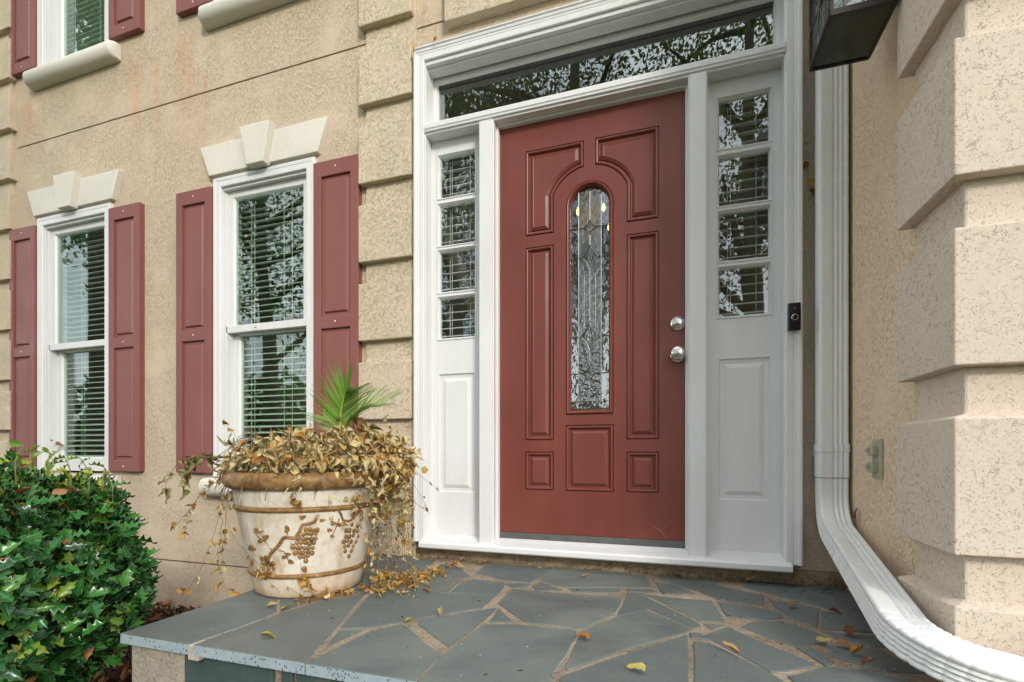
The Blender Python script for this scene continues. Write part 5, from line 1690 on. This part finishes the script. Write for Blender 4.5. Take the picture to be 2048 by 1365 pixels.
# ------------------------------------------------------------------ mulch and litter
RM = random.Random(9)
items = []
def chip(r):
    L, w_, h_ = r.uniform(0.012, 0.05), r.uniform(0.006, 0.016), r.uniform(0.002, 0.006)
    v = [(-L / 2, -w_ / 2, 0), (L / 2, -w_ / 2 * r.uniform(.4, 1), 0), (L / 2 * r.uniform(.7, 1), w_ / 2, 0), (-L / 2, w_ / 2 * r.uniform(.4, 1), 0)]
    return v + [(a * 0.9, b * 0.9, h_) for a, b, c in v], [(4, 5, 6, 7), (0, 1, 5, 4), (1, 2, 6, 5), (2, 3, 7, 6), (3, 0, 4, 7)], [0.5] * 8
CH = [chip(RM) for _ in range(12)]
for i in range(5200):
    x_ = RM.uniform(-3.4, -1.42); y_ = RM.uniform(0.6, 2.28)
    if x_ > -1.56 and y_ > 1.0: continue
    z_ = GZ - 0.006 + RM.random() * 0.022 + 0.015 * math.exp(-((y_ - 2.25) / 0.15) ** 2)
    items.append((RM.choice(CH), orient(Vector((x_, y_, z_)), rvec(RM) + Vector((0, 0, -rvec(RM).z * 0.5)), Vector((0, 0, 1)) + rvec(RM) * 0.6, RM.uniform(0.8, 1.5)), 0))
mo = merged_leaves('mulch', items, [M['mulch']], None, (-2.2, 1.5, GZ))
tag(mo, 'dark shredded bark mulch on the bed beside the porch', kind='stuff')
items = []
LG = [vine_geom(random.Random(700 + k), 0.055, 0.042, 0.7) for k in range(6)]
for i in range(420):
    x_ = RM.uniform(-3.1, -1.58); y_ = min(2.27, RM.uniform(0.8, 2.6))
    p = Vector((x_, y_, GZ + 0.014 + RM.random() * 0.022))
    items.append((RM.choice(LG), orient(p, rvec(RM) * 1.0 + Vector((0.3, 0, -0.0)), Vector((0, 0, 1)) + rvec(RM) * 0.7, RM.uniform(0.6, 1.15)), 0))
lo = merged_leaves('leaf_litter', items, [M['dead']], None, (-2.2, 1.8, GZ))
tag(lo, 'fallen brown leaves strewn over the mulch', kind='stuff')

items = []
for i in range(420):
    k_ = RM.random()
    if k_ < 0.5:
        x_, y_ = RM.uniform(-1.2, 0.62), 2.282 - abs(RM.gauss(0, 0.018))
    elif k_ < 0.75:
        x_, y_ = 0.62 - abs(RM.gauss(0, 0.10)), 2.27 - abs(RM.gauss(0, 0.12))
    else:
        x_, y_ = RM.uniform(-1.3, 0.6), RM.uniform(1.1, 2.28)
    items.append((RM.choice(CH), orient(Vector((x_, y_, 0.0025)), Vector((RM.uniform(-1, 1), RM.uniform(-1, 1), 0)), Vector((0, 0, 1)), RM.uniform(0.10, 0.34)), 0))
tag(merged_leaves('debris', items, [M['mulch']], None, (-0.3, 2.2, 0.0)), 'dark grit and crumbs swept against the foot of the entry wall', kind='stuff')

# ------------------------------------------------------------------ single fallen leaves
FL = [vine_geom(random.Random(800 + k), 0.050, 0.034, 0.55) for k in range(8)]
FM = {'yellow_leaf': [geom_mesh('fallen_leaf', g, M['yellow_leaf']) for g in FL], 'dead': [geom_mesh('fallen_leaf', g, M['dead']) for g in FL], 'ivy_orange': [geom_mesh('fallen_leaf', g, M['ivy_orange']) for g in FL], 'ivy_olive': [geom_mesh('fallen_leaf', g, M['ivy_olive']) for g in FL]}
RF = random.Random(3)
def fallen(u, v, size, pal, label, ang=None, nrm=None, at=None):
    p = Vector(at) if at is not None else Vector((*onZ(u, v, 0.009), 0.010))
    a = RF.uniform(0, 2 * PI) if ang is None else ang
    m = orient(p, (math.cos(a), math.sin(a), 0.1), nrm if nrm is not None else (RF.uniform(-.3, .3), RF.uniform(-.3, .3), 1), size)
    o = leaf_object('fallen_leaf', FM[pal][RF.randrange(8)], m, None)
    tag(o, label, 'leaf', 'fallen leaves on the porch')
for a in ((522, 1272, 1.1, 'yellow_leaf', 'yellowish green curled leaf on the flag nearest the porch corner', 0.3),
          (532, 1211, 0.9, 'yellow_leaf', 'pale green torn leaf just in front of the planter base', 0.2),
          (562, 1222, 0.9, 'yellow_leaf', 'pale leaf lying on the white mortar joint before the planter', 1.0),
          (808, 1246, 0.95, 'yellow_leaf', 'yellow green leaf at the tip of the wide mortar strip', 0.1),
          (880, 1232, 0.9, 'ivy_olive', 'squarish green leaf on the long thin mortar joint', 1.9),
          (756, 1187, 0.8, 'yellow_leaf', 'pale green leaf beside the vine runners on the floor', 0.6),
          (845, 1181, 0.8, 'ivy_orange', 'orange leaf lying apart below the vine pile', 0.2),
          (958, 1127, 0.8, 'ivy_orange', 'small orange leaf clump against the door base', 0.9),
          (912, 1134, 1.0, 'dead', 'rusty orange leaf at the right end of the vine pile', 0.0),
          (1163, 1156, 0.75, 'dead', 'small tan leaf on the flag below the red door', 0.1),
          (1074, 1139, 0.5, 'yellow_leaf', 'tiny green leaf on the flag touching the door base', 0.0),
          (1176, 1279, 0.95, 'ivy_orange', 'bright orange curled leaf beside the central joint', 2.6),
          (1290, 1344, 1.0, 'yellow_leaf', 'golden yellow leaf with a stalk at the front of the porch', 2.8),
          (1478, 1308, 1.0, 'dead', 'brown rolled leaf lying across a thin joint', 2.7),
          (1492, 1163, 0.85, 'yellow_leaf', 'greenish leaf under the right sidelight', 0.0),
          (1583, 1169, 0.85, 'ivy_orange', 'orange leaf under the right end of the white sill', 0.3),
          (1578, 1213, 0.8, 'dead', 'tan upright leaf on the dark shaded flag', 0.8),
          (1658, 1222, 1.0, 'dead', 'rust brown leaf at the notch of two shaded flags', 0.0),
          (1682, 1177, 0.9, 'dead', 'dark brown leaf where the wall meets the downspout', 0.1),
          (1632, 1282, 0.8, 'yellow_leaf', 'narrow yellow leaf on the shaded flag near the downspout', 0.1),
          (1672, 1288, 0.9, 'dead', 'long tan leaf beside the narrow yellow one', -0.5),
          (1702, 1272, 1.0, 'dead', 'curled red brown leaf close to the downspout elbow', 1.5),
          (1702, 1308, 0.9, 'ivy_orange', 'orange leaf in the shade left of the downspout elbow', 0.3),
          (1722, 1331, 0.8, 'dead', 'thin brown leaf tucked under the downspout elbow', 0.4),
          (1352, 1154, 0.8, 'dead', 'dark leaf scrap against the stained door base', 0.1)):
    fallen(*a)
for (u, v, Y, s_, lb, d) in ((828, 100, YT - 0.02, 0.75, 'orange leaf standing on the left corner of the white head casing', (0.15, -0.1, 1)),
                         (868, 84, YT - 0.02, 0.65, 'second rusty leaf on the white head casing', (1, -0.2, 0.25)),
                         (1609, 338, YW - 0.008, 0.8, 'brown leaf caught in cobweb between casing and downspout', (0.3, -0.2, 1)),
                         (1612, 368, YW - 0.012, 0.9, 'orange leaf hanging below another in the cobweb', (1, -0.3, 0.1)),
                         (1622, 378, YW - 0.012, 0.7, 'dark leaf at the bottom of the cobweb cluster', (0.3, -0.3, -1)),
                         (508, 657, YW - 0.004, 0.45, 'orange leaf scrap on the meeting rail of the planter window', (1, -0.3, 0.1))):
    x_, z_ = onY(u, v, Y)
    m = orient(Vector((x_, Y, z_)), d, (0.2, -1, 0.3), s_)
    tag(leaf_object('fallen_leaf', FM['ivy_orange' if 'orange' in lb or 'rusty' in lb else 'dead'][RF.randrange(8)], m, None), lb, 'leaf', 'leaves caught on the house front')
for (u, v, s_, lb, d) in ((97, 878, 1.4, 'crumpled brown leaf snagged on the sash above the holly', (1, -0.2, -0.15)), (112, 890, 1.5, 'larger brown leaf under another on the holly window sash', (1, -0.3, 0.05))):
    x_, z_ = onY(u, v, YW + 0.03)
    m = orient(Vector((x_, YW + 0.03, z_)), d, (0.1, -1, 0.4), s_)
    tag(leaf_object('fallen_leaf', FM['dead'][RF.randrange(8)], m, None), lb, 'leaf', 'leaves caught on the house front')
x_, z_ = None, None
y_, z_ = onX(1715, 1040, XRW - 0.008)
tag(leaf_object('fallen_leaf', FM['dead'][2], orient(Vector((XRW - 0.012, y_, z_)), (0, 0.2, 1), (-1, -0.3, 0.2), 0.9), None), 'brown leaf stuck to the side wall just above the downspout', 'leaf', 'leaves caught on the house front')

# ------------------------------------------------------------------ trees across the lawn (mirrored in the glass)
def tree(x, y, h, spread, label, seed, nl=9000, lsz=0.11):
    r = random.Random(seed)
    t_ = thing('tree', (x, y, GZ), label, 'tree', 'trees across the lawn')
    tk = MB()
    pa = [Vector((x, y, GZ)), Vector((x + 0.1, y, GZ + h * 0.25)), Vector((x - 0.1, y + 0.15, GZ + h * 0.55)), Vector((x + 0.1, y, GZ + h * 0.9))]
    tk.tube(stem_path(pa, 0.03, 4), [0.02 * h * (1 - 0.85 * k / 12) for k in range(13)], 8)
    tips = []
    for k in range(22):
        z0_ = GZ + h * r.uniform(0.22, 0.85)
        a = r.uniform(0, 2 * PI)
        ln = spread * r.uniform(0.55, 1.0) * (1.0 - 0.45 * (z0_ / h))
        b0 = Vector((x, y, z0_))
        b1_ = b0 + Vector((math.cos(a) * ln, math.sin(a) * ln, ln * r.uniform(0.1, 0.55)))
        mdp = b0.lerp(b1_, 0.5) + Vector((0, 0, 0.12 * ln))
        tk.tube([b0, mdp, b1_], [0.006 * h, 0.004 * h, 0.0012 * h], 5)
        for q_ in (0.35, 0.6, 0.8, 1.0):
            tips.append((b0.lerp(b1_, q_) + Vector((0, 0, 0.08 * ln)), 0.28 * ln + 0.25))
    tk.build('trunk', M['bark'], t_, smooth=True)
    R_ = np.random.RandomState(seed)
    idx = R_.randint(0, len(tips), nl)
    cen = np.array([tuple(tips[i][0]) for i in idx]); rad = np.array([tips[i][1] for i in idx])
    off = R_.normal(size=(nl, 3)) * np.array([0.55, 0.55, 0.45])
    P_ = cen + off * rad[:, None]
    P_[:, 2] -= 0.15 * np.abs(R_.normal(size=nl))
    ax = R_.normal(size=(nl, 3)); ax[:, 2] -= 0.8
    ax /= np.linalg.norm(ax, axis=1)[:, None]
    bx_ = np.cross(ax, R_.normal(size=(nl, 3))); bx_ /= np.linalg.norm(bx_, axis=1)[:, None]
    s_ = lsz * R_.uniform(0.6, 1.3, nl)[:, None]
    V = np.stack([P_, P_ + ax * s_ * 0.5 + bx_ * s_ * 0.28, P_ + ax * s_, P_ + ax * s_ * 0.5 - bx_ * s_ * 0.28], 1).reshape(-1, 3)
    V -= np.array([x, y, GZ])
    me = bpy.data.meshes.new('crown')
    me.from_pydata(V.tolist(), [], [(4 * k, 4 * k + 1, 4 * k + 2, 4 * k + 3) for k in range(nl)])
    me.materials.append(M['tree_leaf'])
    set_float(me, 'rnd', np.repeat(R_.rand(nl), 4).tolist())
    place('crown', me, t_)
tree(-2.6, -9.5, 19.0, 6.0, 'tall leafy tree across the lawn mirrored in the transom', 1, 22000, 0.14)
tree(-13.0, -8.5, 16.0, 6.5, 'broad leafy tree across the lawn mirrored in the planter window', 2, 20000, 0.13)
tree(-22.0, -9.0, 27.0, 9.5, 'leafy tree mirrored in the window behind the holly', 3, 36000, 0.27)
tree(2.2, -11.0, 19.0, 5.6, 'airy tree mirrored in the right sidelight', 4, 18000, 0.13)
tree(-7.4, -11.5, 18.0, 5.5, 'tall tree mirrored at the left end of the transom', 5, 16000, 0.14)
R_ = np.random.RandomState(77)
nl = 16000
X_ = R_.uniform(-60, 30, nl); Y_ = R_.uniform(-34, -24, nl)
H_ = (5.0 + 2.0 * np.sin(X_ * 0.35) + 1.2 * np.sin(X_ * 1.1 + 2))
Z_ = GZ + H_ * R_.rand(nl) ** 0.8
P_ = np.stack([X_, Y_, Z_], 1)
ax = R_.normal(size=(nl, 3)); ax /= np.linalg.norm(ax, axis=1)[:, None]
bx_ = np.cross(ax, R_.normal(size=(nl, 3))); bx_ /= np.linalg.norm(bx_, axis=1)[:, None]
s_ = 0.75 * R_.uniform(0.6, 1.3, nl)[:, None]
V = np.stack([P_, P_ + ax * s_ * 0.5 + bx_ * s_ * 0.35, P_ + ax * s_, P_ + ax * s_ * 0.5 - bx_ * s_ * 0.35], 1).reshape(-1, 3) - np.array([-15, -28, GZ])
me = bpy.data.meshes.new('woods')
me.from_pydata(V.tolist(), [], [(4 * k, 4 * k + 1, 4 * k + 2, 4 * k + 3) for k in range(nl)])
me.materials.append(M['tree_leaf'])
set_float(me, 'rnd', np.repeat(R_.rand(nl), 4).tolist())
tag(place('woods', me, None, (-15, -28, GZ)), 'band of dark woods far across the lawn', kind='stuff')
